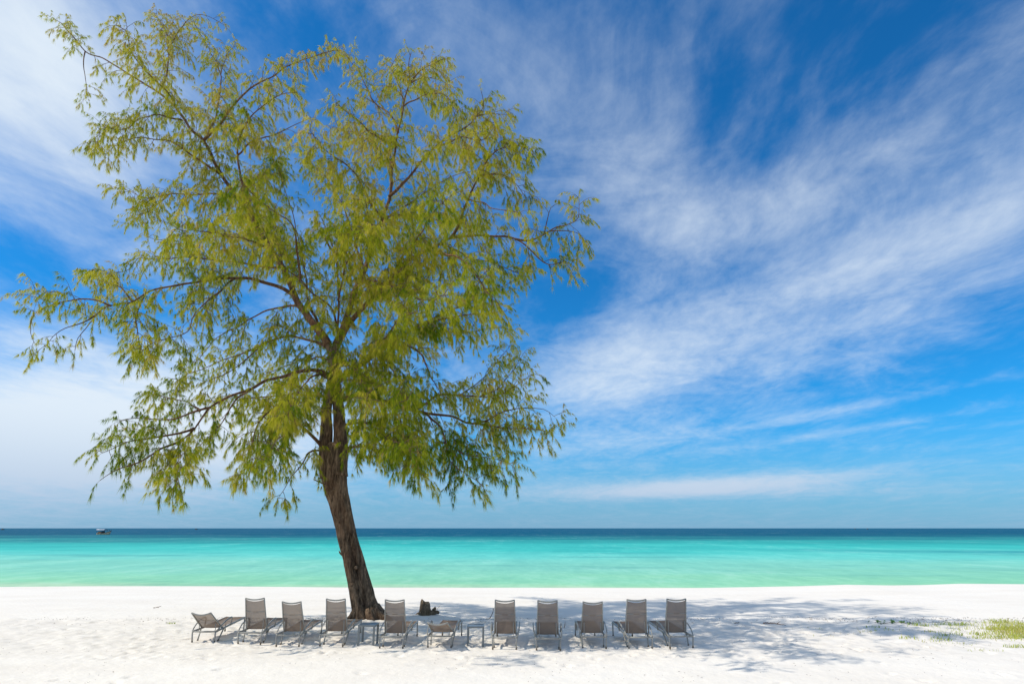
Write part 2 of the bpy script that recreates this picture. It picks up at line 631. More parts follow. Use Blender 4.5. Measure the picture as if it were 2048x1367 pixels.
def sand_z(x, y):
    x = np.asarray(x, dtype=float); y = np.asarray(y, dtype=float)
    zc_ = np.interp(x, _cx, _cz)
    lip = 20.9 + 0.8 * (vnoise(x, 0 * x, 0.25, 3) - 0.5) + 0.4 * (vnoise(x, 0 * x, 0.9, 4) - 0.5)
    z = -0.10 * smooth(lip, lip + 0.55, y)                          # small step of the old drift line
    z = z + (zc_ + 0.10) * smooth(22.0, CREST_Y, y)
    z = z - 0.16 * np.clip(y - CREST_Y, 0, 60) - 0.012 * np.clip(y - 60, 0, 300)
    z = z + 0.05 * (vnoise(x, y, 0.35, 1) - 0.5) * (1 - smooth(30, CREST_Y, y))
    churn = (0.35 + 0.65 * smooth(15.0, 16.5, y)) * (1 - 0.72 * smooth(20.5, 22.5, y)) * (1 - smooth(32, 36, y))
    z = z + churn * (0.045 * (vnoise(x, y, 1.7, 2) - 0.5) + 0.040 * (vnoise(x, y, 4.1, 5) - 0.5) + 0.018 * (vnoise(x, y, 9.0, 6) - 0.5))
    # sand heaped at the stump and the trunk foot
    z = z + 0.13 * np.exp(-(((x + 2.65) / 0.75) ** 2 + ((y - 20.9) / 0.6) ** 2))
    z = z + 0.10 * np.exp(-(((x + 4.3) / 1.0) ** 2 + ((y - 20.0) / 0.9) ** 2))
    return z


def sz(x, y):
    return float(sand_z(np.array([x]), np.array([y]))[0])


def axis(segs):
    out = []
    for a, b, s in segs:
        n = max(1, int(round((b - a) / s)))
        out.extend(np.linspace(a, b, n, endpoint=False))
    out.append(segs[-1][1])
    return np.array(out)


gx = axis([(-900, -120, 60), (-120, -40, 5), (-40, -16, 0.4), (-16, 18, 0.065), (18, 40, 0.4), (40, 120, 5), (120, 900, 60)])
gy = axis([(-300, -20, 20), (-20, 6, 1.0), (6, 12, 0.2), (12, 22.5, 0.065), (22.5, 38, 0.2), (38, 60, 0.8), (60, 300, 12)])
GX, GY = np.meshgrid(gx, gy)
GZ = sand_z(GX, GY)
# footprints pressed into the dry sand, thickest around the loungers
for k in range(520):
    if k < 410:
        fx_, fy_ = rng.uniform(-9, 8), rng.uniform(14.6, 20.6)
    else:
        fx_, fy_ = rng.uniform(-15, 16), rng.uniform(12.2, 21.0)
    ang = rng.uniform(0, math.pi)
    i0, i1 = np.searchsorted(gx, (fx_ - .35, fx_ + .35)); j0, j1 = np.searchsorted(gy, (fy_ - .35, fy_ + .35))
    X_ = GX[j0:j1, i0:i1] - fx_; Y_ = GY[j0:j1, i0:i1] - fy_
    u_ = X_ * math.cos(ang) + Y_ * math.sin(ang); v_ = -X_ * math.sin(ang) + Y_ * math.cos(ang)
    q_ = (u_ / .15) ** 2 + (v_ / .075) ** 2
    GZ[j0:j1, i0:i1] += rng.uniform(.6, 1.6) * (-.036 * np.exp(-q_) + .016 * np.exp(-((np.sqrt(q_) - 1.5) / .4) ** 2))
nx, ny = len(gx), len(gy)
idx = np.arange(nx * ny).reshape(ny, nx)
fq = np.stack([idx[:-1, :-1], idx[:-1, 1:], idx[1:, 1:], idx[1:, :-1]], -1).reshape(-1, 4)
o = np_mesh('sand_beach', np.stack([GX, GY, GZ], -1).reshape(-1, 3), fq, M_SAND, smooth=True)
tag(o, 'white sand beach sloping to the turquoise sea', 'beach', kind='structure')

# ------------------------------------------------------------------ sea
sx = axis([(-40000, -3000, 9000), (-3000, -300, 300), (-300, 300, 20), (300, 3000, 300), (3000, 40000, 9000)])
sy = axis([(36, 120, 6), (120, 600, 40), (600, 3000, 300), (3000, 60000, 9000)])
GX, GY = np.meshgrid(sx, sy)
nx, ny = len(sx), len(sy)
idx = np.arange(nx * ny).reshape(ny, nx)
fq = np.stack([idx[:-1, :-1], idx[:-1, 1:], idx[1:, 1:], idx[1:, :-1]], -1).reshape(-1, 4)
SEA_Z = -1.0
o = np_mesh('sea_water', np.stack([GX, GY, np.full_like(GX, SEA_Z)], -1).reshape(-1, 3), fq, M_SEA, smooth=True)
tag(o, 'clear turquoise sea darkening to blue at the horizon', 'sea', kind='structure')

# ------------------------------------------------------------------ tree
TREE_Y = 20.1
tree = empty('casuarina_tree', ground_at(733, 1243, 0.0))
tag(tree, 'tall leaning casuarina tree with feathery drooping olive green needles', 'tree')
TO = tree.location.copy()


def catmull(P, step):
    """resample a polyline (N,d) as a Catmull-Rom curve with about `step` spacing"""
    P = np.asarray(P, float)
    Q = np.vstack([2 * P[0] - P[1], P, 2 * P[-1] - P[-2]])
    out = []
    for i in range(1, len(Q) - 2):
        p0, p1, p2, p3 = Q[i - 1], Q[i], Q[i + 1], Q[i + 2]
        n = max(1, int(np.linalg.norm((p2 - p1)[:3]) / step))
        for k in range(n):
            t = k / n
            out.append(0.5 * ((2 * p1) + (-p0 + p2) * t + (2 * p0 - 5 * p1 + 4 * p2 - p3) * t * t + (-p0 + 3 * p1 - 3 * p2 + p3) * t ** 3))
    out.append(P[-1])
    return np.array(out)


# trunk: photo pixels of its centre line with half width in metres
TR = [(736, 1262, .47), (735, 1244, .43), (730, 1222, .355), (725, 1200, .335), (716, 1160, .318), (705, 1110, .305), (694, 1066, .298),
      (683, 1022, .305), (673, 985, .325), (667, 950, .36), (666, 925, .375), (667, 905, .34), (668, 892, .25), (668, 884, .12)]
trk = np.array([[*at(px, py, TREE_Y - 0.2 * max(0, (1180 - py)) / 280), r] for px, py, r in TR])
trc = catmull(trk, 0.05)
NS = 72
vs, fs = [], []
for i, q in enumerate(trc):
    hgt = q[2]
    for k in range(NS):
        a = 2 * math.pi * k / NS
        ca, sa = math.cos(a), math.sin(a)
        r = q[3]
        # buttress roots near the ground: one long root runs out to the right
        fl = math.exp(-max(0.0, hgt) / 0.35)
        r *= 1 + fl * (0.75 * max(0, math.cos(a + 0.15)) ** 5 + 0.22 * max(0, math.cos(a - 2.6)) ** 4 + 0.28 * max(0, math.cos(a + 1.9)) ** 6)
        # deep furrow that runs up the front and twists
        fa = a + 1.05 + 0.10 * hgt
        r *= 1 - 0.36 * math.exp(-((math.sin(fa / 2)) / 0.12) ** 2) * (0.4 + 0.6 * math.exp(-max(0, hgt - 1.2) / 1.6))
        p = Vector((ca * 2.2, sa * 2.2, hgt * 0.55))
        r += 0.050 * (mnoise.noise(p) + 0.5 * mnoise.noise(p * 2.3))
        p2 = Vector((ca * 9 + 5 * hgt * 0.05, sa * 9, hgt * 1.5))
        r += 0.026 * mnoise.noise(p2) + 0.016 * mnoise.noise(Vector((ca * 18, sa * 18, hgt * 3.5)))
        vs.append((q[0] + ca * r - TO.x, q[1] + sa * r - TO.y, q[2] - TO.z))
    if i:
        b = i * NS
        for k in range(NS):
            k2 = (k + 1) % NS
            fs.append((b - NS + k, b - NS + k2, b + k2, b + k))
fs.append(tuple((len(trc) - 1) * NS + k for k in range(NS)))
mb = MB(); mb.v, mb.f = vs, fs
mb.build('trunk', M_TRUNK, tree)

# limbs: id, parent, start radius, end radius, end depth (metres from the trunk, + away), pixels
LIMBS = [
    # the two stems above the split and the main leaders
    ('S1', None, .27, .125, 0.0, [(657, 952), (652, 918), (652, 870), (654, 820), (660, 770), (664, 735), (662, 705), (652, 684)]),
    ('S2', None, .29, .155, 0.1, [(676, 952), (679, 922), (680, 870), (678, 820), (672, 770), (668, 735), (670, 700), (675, 683)]),
    ('A', 'S1', .165, .022, 1.2, [(656, 690), (628, 648), (599, 609), (579, 564), (564, 534), (540, 497), (517, 460), (487, 412), (469, 386), (434, 336), (407, 281), (381, 257), (352, 216), (314, 184), (282, 164), (246, 140), (205, 117), (172, 104), (146, 74), (122, 46)]),
    ('A1', 'A', .07, .016, -2.6, [(407, 281), (440, 249), (469, 208), (498, 178), (538, 157), (585, 127), (629, 113), (668, 100)]),
    ('A2', 'A', .055, .012, 2.8, [(318, 186), (333, 150), (336, 105), (331, 62), (310, 30)]),
    ('A2b', 'A2', .03, .01, 3.6, [(335, 100), (360, 60), (395, 30), (440, 45), (462, 66)]),
    ('A3', 'A', .06, .012, 3.6, [(412, 276), (431, 234), (440, 181), (441, 146), (425, 111), (407, 79), (385, 40)]),
    ('A3b', 'A3', .025, .01, 3.0, [(441, 150), (455, 110), (470, 90)]),
    ('A4', 'A', .045, .01, -2.4, [(363, 240), (322, 232), (284, 237), (258, 253), (236, 258), (205, 258), (192, 290)]),
    ('A5', 'A', .055, .01, -1.2, [(440, 348), (375, 304), (340, 282), (308, 279), (270, 276), (235, 287), (208, 315)]),
    ('A6', 'A', .055, .01, 2.4, [(475, 396), (430, 388), (395, 389), (337, 389), (293, 396), (264, 385), (225, 373)]),
    ('A6b', 'A6', .03, .01, 3.4, [(337, 389), (300, 420), (275, 435), (258, 450)]),
    ('A7', 'A', .07, .014, -3.4, [(517, 460), (495, 400), (480, 340), (474, 300), (486, 258), (513, 222), (560, 190), (590, 185)]),
    ('A7b', 'A7', .04, .012, -2.2, [(476, 310), (500, 285), (545, 270), (590, 250), (622, 236)]),
    ('A8', 'A', .05, .012, -4.0, [(352, 216), (340, 190), (300, 150), (262, 105), (254, 66), (232, 50)]),
    ('A9', 'A', .03, .009, 0.8, [(170, 104), (166, 128), (172, 160), (176, 195)]),
    ('B', 'S2', .165, .02, 0.6, [(672, 690), (689, 649), (699, 614), (714, 572), (729, 540), (741, 509), (748, 484), (766, 435), (778, 400), (781, 382), (786, 324), (793, 280), (803, 236), (808, 201), (818, 168), (818, 127), (822, 106)]),
    ('B1', 'B', .075, .012, -1.8, [(778, 393), (816, 356), (852, 312), (890, 277), (934, 253), (954, 230), (966, 213), (962, 182)]),
    ('B1b', 'B1', .03, .01, -1.2, [(950, 234), (980, 226), (1014, 230)]),
    ('B1c', 'B1', .04, .01, -3.2, [(870, 296), (925, 275), (965, 280), (990, 250)]),
    ('B2', 'B', .05, .01, -2.4, [(793, 285), (772, 284), (743, 265), (715, 240), (690, 222), (672, 205)]),
    ('B3', 'B', .05, .012, 2.4, [(797, 265), (781, 230), (749, 206), (734, 174), (711, 136), (690, 113), (670, 96)]),
    ('B4', 'B', .035, .01, 1.6, [(819, 168), (840, 158), (875, 157), (908, 175)]),
    ('B5', 'B', .04, .01, -1.6, [(809, 211), (831, 198), (857, 189), (890, 190), (914, 225)]),
    ('B6', 'B', .035, .01, -0.6, [(819, 166), (849, 136), (880, 122), (895, 118)]),
    ('B6b', 'B', .03, .01, 2.0, [(808, 201), (795, 165), (783, 135), (790, 118)]),
    ('B7', 'B', .065, .012, -3.8, [(765, 437), (740, 403), (717, 356), (702, 338), (682, 321), (650, 300), (620, 262)]),
    ('B8', 'B', .06, .012, 4.2, [(748, 484), (770, 440), (830, 400), (880, 365), (930, 345), (985, 340)]),
    ('B9', 'B', .055, .012, 3.6, [(786, 330), (760, 300), (720, 270), (690, 262), (655, 250)]),
    ('B10', 'B', .06, .012, 3.0, [(729, 540), (705, 470), (690, 420), (668, 380), (645, 345), (610, 320)]),
    ('C', 'S2', .125, .016, -2.2, [(684, 672), (700, 645), (724, 616), (753, 589), (785, 556), (815, 523), (853, 501), (877, 488), (901, 476), (939, 473), (980, 473), (1015, 474), (1042, 483), (1061, 501), (1077, 518), (1099, 529), (1128, 522), (1142, 528)]),
    ('C1', 'C', .065, .012, -3.4, [(901, 476), (920, 445), (929, 420), (942, 385), (957, 353), (975, 318), (1001, 297), (1042, 294), (1066, 310)]),
    ('C1b', 'C1', .03, .01, -4.2, [(938, 400), (965, 405), (992, 417), (1030, 424), (1044, 430)]),
    ('C1c', 'C1', .03, .01, -2.6, [(960, 350), (1000, 350), (1030, 365), (1052, 395)]),
    ('C2', 'C', .045, .01, -1.6, [(1030, 478), (1061, 480), (1088, 469), (1110, 455), (1138, 448), (1156, 436), (1160, 410), (1158, 396)]),
    ('C2b', 'C2', .025, .009, -1.0, [(1099, 462), (1134, 461), (1160, 468), (1171, 490)]),
    ('C2c', 'C2', .025, .009, -2.4, [(1088, 469), (1096, 440), (1104, 415), (1120, 405)]),
    ('C3', 'C', .05, .012, -4.6, [(853, 501), (885, 505), (925, 520), (960, 560), (985, 600)]),
    ('C4', 'C', .045, .012, 0.6, [(877, 488), (910, 500), (950, 520), (990, 525), (1035, 545), (1060, 540)]),
    ('C5', 'C', .05, .012, -5.0, [(785, 556), (800, 520), (840, 470), (870, 420), (890, 400)]),
    ('D', 'S2', .115, .018, 1.8, [(676, 760), (700, 744), (727, 726), (753, 707), (788, 684), (826, 658), (842, 650), (900, 634), (966, 626), (1012, 622)]),
    ('D1', 'D', .06, .012, -1.4, [(795, 680), (837, 704), (855, 731), (864, 757), (885, 790)]),
    ('D2', 'D', .05, .012, 3.4, [(842, 650), (880, 630), (937, 604), (961, 591), (993, 580), (1030, 558)]),
    ('D3', 'D', .045, .012, 4.4, [(826, 658), (870, 660), (930, 665), (990, 655), (1030, 662)]),
    ('D4', 'D', .05, .012, -3.4, [(753, 707), (775, 730), (800, 760), (815, 800)]),
    ('E', 'S2', .105, .014, -1.2, [(680, 800), (715, 790), (745, 793), (779, 804), (811, 818), (852, 827), (905, 832), (934, 845), (969, 848), (1016, 855), (1060, 858), (1098, 864)]),
    ('E1', 'E', .055, .01, 1.6, [(830, 822), (864, 798), (890, 789), (934, 791), (972, 794), (1016, 780), (1051, 757), (1070, 748)]),
    ('E1b', 'E1', .03, .009, 2.6, [(915, 790), (934, 780), (969, 754), (995, 722), (1022, 690)]),
    ('E1c', 'E1', .03, .009, 2.0, [(960, 793), (995, 775), (1025, 740), (1044, 712)]),
    ('E2', 'E', .04, .01, -0.2, [(945, 847), (975, 840), (1010, 821), (1051, 815), (1089, 818), (1108, 832)]),
    ('E3', 'E', .045, .01, -2.6, [(852, 827), (881, 856), (893, 903), (905, 927), (934, 947), (957, 962), (965, 972)]),
    ('E4', 'E3', .03, .009, -3.2, [(888, 885), (928, 906), (963, 912), (1007, 924), (1024, 930)]),
    ('E5', 'E', .04, .01, -3.4, [(779, 804), (800, 840), (812, 880), (825, 920), (835, 945)]),
    ('F', 'S2', .06, .01, -3.6, [(686, 900), (709, 893), (735, 891), (765, 880), (795, 885), (825, 905)]),
    ('F2', 'S2', .05, .01, 3.2, [(684, 850), (720, 845), (760, 850), (800, 868), (850, 890), (890, 900)]),
    ('G', 'S1', .075, .012, -2.6, [(644, 892), (630, 876), (613, 859), (592, 843), (570, 822), (554, 813), (528, 833), (510, 862), (498, 905), (488, 945)]),
    ('G2', 'G', .035, .01, -3.6, [(592, 843), (575, 860), (555, 880), (540, 905), (535, 930)]),
    ('N', 'S1', .04, .009, -1.6, [(640, 900), (618, 905), (603, 930), (585, 951), (569, 976), (556, 996)]),
    ('H', 'S1', .095, .014, -2.0, [(662, 752), (630, 742), (595, 744), (560, 752), (528, 761), (498, 777), (464, 790), (441, 802), (420, 815), (405, 833), (388, 856), (365, 877), (347, 910), (329, 938), (324, 950)]),
    ('H1', 'H', .045, .01, -1.0, [(420, 815), (385, 826), (349, 836), (311, 838), (267, 834), (236, 846)]),
    ('H2', 'H', .045, .01, -2.8, [(388, 856), (345, 866), (300, 876), (255, 882), (205, 905)]),
    ('H3', 'H', .045, .01, -3.4, [(365, 877), (320, 900), (275, 925), (225, 945), (200, 960)]),
    ('H4', 'H', .03, .009, 0.6, [(400, 822), (365, 800), (329, 795), (300, 786)]),
    ('H5', 'H', .035, .01, -3.6, [(347, 908), (352, 950), (353, 962)]),
    ('H6', 'H', .04, .01, 1.2, [(498, 777), (470, 800), (440, 850), (410, 880), (395, 895)]),
    ('H7', 'S1', .055, .012, 2.6, [(655, 790), (600, 788), (560, 790), (513, 795), (482, 797), (450, 830), (430, 850)]),
    ('I', 'A', .085, .012, -1.6, [(590, 592), (568, 578), (549, 570), (520, 562), (498, 557), (463, 555), (425, 558), (381, 565), (337, 574), (299, 584), (264, 602), (217, 611), (194, 628), (170, 657), (156, 675), (150, 700)]),
    ('I1', 'I', .04, .009, -0.6, [(222, 611), (188, 600), (156, 599), (124, 603), (94, 614), (68, 628), (62, 640), (62, 665), (72, 690)]),
    ('I1b', 'I1', .02, .008, -0.2, [(110, 606), (85, 598), (70, 580)]),
    ('I2', 'I', .035, .009, -2.6, [(290, 590), (273, 625), (270, 640), (279, 693), (284, 725)]),
    ('I3', 'I', .04, .009, -3.2, [(469, 557), (419, 599), (402, 614), (384, 640), (375, 663), (345, 674), (311, 684), (287, 700)]),
    ('I4', 'I', .03, .009, -2.2, [(194, 628), (165, 645), (130, 655), (105, 672), (92, 690)]),
    ('I5', 'I', .03, .009, 0.2, [(264, 602), (240, 575), (200, 560), (180, 548)]),
    ('J', 'A', .06, .01, 2.2, [(564, 534), (535, 535), (510, 530), (469, 523), (422, 520), (381, 514), (334, 516), (299, 518), (276, 517), (258, 537), (235, 546), (195, 542)]),
    ('J2', 'J', .035, .01, 3.6, [(422, 520), (390, 500), (350, 480), (310, 478), (285, 470)]),
    ('K', 'S1', .065, .011, 1.8, [(655, 695), (620, 680), (587, 673), (562, 676), (525, 686), (487, 706), (450, 718), (410, 735), (370, 750), (352, 762)]),
    ('K2', 'A', .05, .01, 3.4, [(599, 609), (557, 614), (525, 624), (486, 646), (434, 675), (410, 704), (385, 725), (350, 700)]),
    ('K3', 'K', .035, .01, -0.6, [(525, 686), (490, 720), (455, 745), (420, 760), (395, 775)]),
    ('L1', 'S2', .055, .012, -2.4, [(675, 680), (676, 640), (676, 604), (674, 542), (662, 480), (640, 430)]),
    ('L2', 'A', .065, .012, 2.8, [(645, 672), (640, 655), (624, 619), (614, 596), (612, 554), (600, 490), (585, 430), (570, 380), (555, 330)]),
    ('L3', 'S2', .05, .012, -3.0, [(674, 660), (664, 621), (624, 584), (599, 559), (577, 542), (545, 500), (525, 455)]),
    ('M1', 'L1', .04, .011, -4.4, [(668, 505), (651, 476), (674, 468), (716, 468), (750, 455)]),
    ('M2', 'L3', .045, .011, -4.4, [(600, 560), (594, 500), (582, 447), (557, 427), (512, 397), (470, 350)]),
    ('M3', 'L1', .04, .011, -4.0, [(676, 600), (690, 540), (715, 490), (735, 440), (730, 400)]),
    ('P1', 'S2', .05, .011, -3.6, [(668, 735), (690, 725), (720, 750), (735, 790), (730, 840)]),
    ('P2', 'S1', .05, .011, -3.4, [(660, 760), (640, 750), (610, 765), (585, 800), (575, 830)]),
    ('P3', 'S2', .05, .011, 3.8, [(672, 770), (690, 760), (730, 765), (770, 775), (800, 790)]),
    ('P4', 'S1', .05, .011, 4.2, [(662, 720), (640, 715), (600, 722), (560, 735), (530, 750)]),
    ('P5', 'B', .05, .011, 5.2, [(699, 614), (720, 580), (760, 560), (800, 555), (850, 560), (900, 560)]),
    ('P6', 'A', .05, .011, -5.2, [(540, 497), (500, 480), (450, 470), (400, 462), (350, 460)]),
    ('P7', 'A', .05, .011, 5.0, [(487, 412), (500, 370), (540, 340), (570, 300), (600, 290)]),
    ('P8', 'B', .05, .011, -5.4, [(714, 572), (740, 560), (800, 580), (850, 600), (890, 590)]),
    ('P9', 'B', .045, .011, 5.4, [(766, 435), (800, 430), (850, 440), (900, 440), (950, 450)]),
    ('P10', 'A', .045, .011, 5.6, [(564, 534), (560, 500), (540, 460), (500, 440), (440, 430)]),
    ('P11', 'D', .045, .011, -4.6, [(727, 726), (760, 690), (800, 640), (840, 620)]),
]
GRAV = Vector((0.10, 0.0, -1.0)).normalized()
limbs = {}
LS = 0.86
for name, par, r0, r1, dend, pts in LIMBS:
    if par is None:
        y0 = TREE_Y - 0.2
    else:
        # start depth: that of the parent where the limb leaves it
        pc = limbs[par]
        s = at(pts[0][0], pts[0][1], TREE_Y)
        best, y0 = 1e9, TREE_Y
        for q in pc:
            d = pix_dir(pts[0][0], pts[0][1])
            t = q[1] / d.y
            e = abs(d.x * t - q[0]) + abs(CAM_H + d.z * t - q[2])
            if e < best:
                best, y0 = e, q[1]
    n = len(pts)
    cum = [0.0]
    for a, b in zip(pts, pts[1:]):
        cum.append(cum[-1] + math.hypot(a[0] - b[0], a[1] - b[1]))
    y1 = TREE_Y + dend * 1.38
    P = []
    for (px, py), c in zip(pts, cum):
        s = c / cum[-1]
        yy = y0 + (y1 - y0) * (s ** 0.85)
        P.append([*at(px, py, yy), (1.0 if par is None else LS) * (r0 + (r1 * 0.75 - r0) * s ** 0.62)])
    C = catmull(P, 0.14)
    # small natural crookedness
    m = len(C)
    for i in range(1, m - 1):
        wv = mnoise.noise_vector(Vector(C[i][:3]) * 1.3) * 0.05
        C[i][:3] += np.array(wv)
    limbs[name] = C
    mb = MB()
    rr = [q[3] * (1 + 0.10 * mnoise.noise(Vector(q[:3]) * 3)) for q in C]
    mb.tube([Vector(q[:3]) - TO for q in C], rr, 12 if r0 > .1 else 8)
    mb.build('limb', M_LIMB if par else M_TRUNK, tree)

# --- side branches and twigs (geometry too fine to pick apart) and needle tufts
tw_v, tw_f = [], []


def twig_tube(pts, r0, r1, n=3):
    o = len(tw_v)
    m = len(pts)
    ref = None
    for i, p in enumerate(pts):
        t = (pts[min(i + 1, m - 1)] - pts[max(i - 1, 0)]).normalized()
        a = Vector((0.3, 1, 0.2))
        u = t.cross(a).normalized()
        v = t.cross(u)
        r = r0 + (r1 - r0) * i / (m - 1)
        for k in range(n):
            an = 2 * math.pi * k / n
            tw_v.append(p + u * (math.cos(an) * r) + v * (math.sin(an) * r) - TO)
    for i in range(m - 1):
        for k in range(n):
            k2 = (k + 1) % n
            tw_f.append((o + i * n + k, o + i * n + k2, o + (i + 1) * n + k2, o + (i + 1) * n + k))


tuft_p, tuft_d, tuft_t, tuft_l = [], [], [], []


def rvec():
    while True:
        v = Vector((random.uniform(-1, 1), random.uniform(-1, 1), random.uniform(-1, 1)))
        if 0.05 < v.length < 1:
            return v.normalized()


def grow(p, d, length, droop, seg):
    pts = [p.copy()]
    d = d.normalized()
    n = max(2, int(length / seg))
    st = length / n
    for i in range(n):
        d = (d + GRAV * droop * st + rvec() * 0.16).normalized()
        p = p + d * st
        pts.append(p.copy())
    return pts


def tuft(p, d, tone, size=1.0):
    dd = (d * 0.45 + GRAV * random.uniform(0.45, 1.1) + rvec() * 0.22).normalized()
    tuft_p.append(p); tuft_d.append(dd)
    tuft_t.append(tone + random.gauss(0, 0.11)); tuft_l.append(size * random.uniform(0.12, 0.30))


def twig(p, d, tone, length):
    pts = grow(p, d, length, 2.6, 0.075)
    twig_tube(pts, 0.0042, 0.0022)
    m = len(pts)
    for i in range(1, m):
        if random.random() < 0.90:
            tuft(pts[i], (pts[i] - pts[i - 1]).normalized(), tone)
    tuft(pts[-1], (pts[-1] - pts[-2]).normalized(), tone)


HEAVY = {'A': 1.25, 'B': 1.5, 'B1': 1.35, 'B1c': 1.3, 'C': 1.35, 'C1': 1.25, 'C4': 1.5, 'B9': 1.3, 'D2': 1.3, 'D3': 1.3, 'A7': 1.5, 'B7': 1.6, 'C3': 1.5, 'C5': 1.5, 'B8': 1.3, 'B10': 1.4, 'E5': 1.6, 'F': 1.6, 'F2': 1.5, 'G': 1.4, 'G2': 1.3, 'D': 1.3, 'D1': 1.5, 'D4': 1.6,
         'H': 1.3, 'H2': 1.3, 'H3': 1.3, 'E': 1.3, 'L1': 1.5, 'L2': 1.4, 'L3': 1.5, 'K': 1.2, 'N': 1.3, 'A2': .8, 'A2b': .8, 'A3': .8, 'A9': .7, 'C2c': .8, 'E1b': .8, 'E1c': .8, 'A4': .8, 'A8': .8, 'B6': 1.1}
for k_ in range(1, 12):
    HEAVY['P%d' % k_] = 1.35
    HEAVY['M%d' % k_] = 1.8
for name, par, r0, r1, dend, pts_ in LIMBS:
    if name in ('S1', 'S2'):
        continue
    C = limbs[name]
    m = len(C)
    seglen = 0.14
    DENS = HEAVY.get(name, 1.0)
    L = m * seglen
    # bare inner stretch of thick limbs
    start = 0.26 if r0 > 0.12 else (0.20 if r0 > 0.07 else 0.10)
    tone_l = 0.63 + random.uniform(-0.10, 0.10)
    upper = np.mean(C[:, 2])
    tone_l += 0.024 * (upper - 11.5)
    i = int(start * m)
    phase = random.uniform(0, 6.28)
    while i < m:
        s = i / (m - 1)
        q = C[i]
        P0 = Vector(q[:3])
        T = Vector(C[min(i + 1, m - 1)][:3] - C[max(i - 1, 0)][:3]).normalized()
        phase += 2.4 + random.uniform(-0.6, 0.6)
        u = T.cross(Vector((0, 0, 1)))
        if u.length < 0.1:
            u = T.cross(Vector((0, 1, 0)))
        u.normalize()
        v = u.cross(T)
        side = u * math.cos(phase) + v * math.sin(phase)
        d = (T * random.uniform(0.35, 0.9) + side + Vector((0, 0, 0.25))).normalized()
        cl_ = mnoise.noise(P0 * 0.62 + Vector((3.1, 0, 7.7)))
        if cl_ < -0.10 and random.random() < 0.64:
            i += 1
            continue
        dens_here = DENS * (1.35 if cl_ > 0.15 else 1.0)
        ln = random.uniform(0.40, 1.35) * (1.0 - 0.70 * s) * (1.15 if r0 > 0.08 else 0.9)
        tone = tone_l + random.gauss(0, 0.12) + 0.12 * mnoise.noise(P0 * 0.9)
        B = grow(P0, d, ln, 0.85, 0.14)
        twig_tube(B, 0.012 if r0 > .05 else 0.009, 0.005)
        nb = len(B)
        for k in range(1, nb):
            bt = (B[k] - B[k - 1]).normalized()
            for _ in range(3 if dens_here > 1.6 else 2):
                if random.random() < 0.82 * min(1.2, dens_here):
                    twig(B[k], (bt * 0.6 + rvec() * 0.9), tone, random.uniform(0.20, 0.52) * (1.0 - 0.3 * s))
        twig(B[-1], (B[-1] - B[-2]).normalized(), tone, random.uniform(0.25, 0.5))
        i += max(1, int(round(random.uniform(0.08, 0.20) / seglen * (1.12 - 0.40 * s) / dens_here)))
    twig(Vector(C[-1][:3]), Vector(C[-1][:3] - C[-2][:3]), tone_l, 0.4)

mb = MB(); mb.v, mb.f = [tuple(v) for v in tw_v], tw_f
o = mb.build('twigs', M_TWIG, tree)
tag(o, kind='stuff')

NT_ = len(tuft_p)
NPT = 14
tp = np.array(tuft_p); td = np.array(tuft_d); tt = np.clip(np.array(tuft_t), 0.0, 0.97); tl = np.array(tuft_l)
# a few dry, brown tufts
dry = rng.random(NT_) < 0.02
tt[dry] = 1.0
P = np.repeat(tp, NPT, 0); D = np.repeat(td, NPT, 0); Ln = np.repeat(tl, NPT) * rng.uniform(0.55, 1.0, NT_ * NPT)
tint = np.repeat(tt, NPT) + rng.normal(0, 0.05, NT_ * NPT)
spread = rng.normal(0, 1, (NT_ * NPT, 3)) * 0.20
dn = D + spread
dn /= np.linalg.norm(dn, axis=1, keepdims=True)
P = P + dn * (Ln * rng.uniform(0.0, 0.25, NT_ * NPT))[:, None] - np.array(TO)
sidev = np.cross(dn, rng.normal(0, 1, (NT_ * NPT, 3)))
sidev /= np.linalg.norm(sidev, axis=1, keepdims=True)
wd = rng.uniform(0.0030, 0.0056, NT_ * NPT)[:, None]
root_ = P + dn * (Ln * 0.12)[:, None]
tip = P + dn * Ln[:, None] + np.array([0.02, 0, -0.06]) * Ln[:, None]
V = np.stack([root_ - sidev * wd, root_ + sidev * wd, tip], 1).reshape(-1, 3)
F = np.arange(NT_ * NPT * 3).reshape(-1, 3)
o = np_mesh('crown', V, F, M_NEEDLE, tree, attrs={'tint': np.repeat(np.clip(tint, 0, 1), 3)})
tag(o, kind='stuff')



for pts, rr in (([(.12, -.05, .42), (.34, -.10, .20), (.56, -.16, .07), (.82, -.22, -.02), (1.0, -.26, -.08)], [.20, .17, .13, .09, .05]),
                ([(-.18, -.12, .40), (-.34, -.24, .16), (-.48, -.34, .03), (-.62, -.44, -.07)], [.18, .15, .11, .06]),
                ([(.10, -.20, .34), (.20, -.36, .10), (.32, -.52, -.02), (.42, -.64, -.09)], [.15, .12, .08, .05]),
                ([(-.2, .15, .35), (-.5, .3, .08), (-.8, .4, -.06)], [.17, .12, .06]),
                ([(.2, .15, .35), (.5, .35, .06), (.75, .5, -.06)], [.17, .12, .06])):
    cc = catmull([list(p) for p in pts], .05)
    mb = MB()
    mb.tube([Vector(p) for p in cc], [r_ * (1 + .12 * mnoise.noise(Vector(p) * 5)) for r_, p in zip(np.interp(np.linspace(0, 1, len(cc)), np.linspace(0, 1, len(rr)), rr), cc)], 14)
    mb.build('root', M_TRUNK, tree)


def knot(px, py, Y, r):
    c = at(px, py, Y) - TO
    mb = MB()
    mb.tube([c + Vector((0, -0.10 + 0.05 * k, 0)) for k in range(4)], [r * 0.12, r * 0.55, r * 0.85, r * 1.2], 10)
    return mb.build('knot', M_TRUNK, tree)


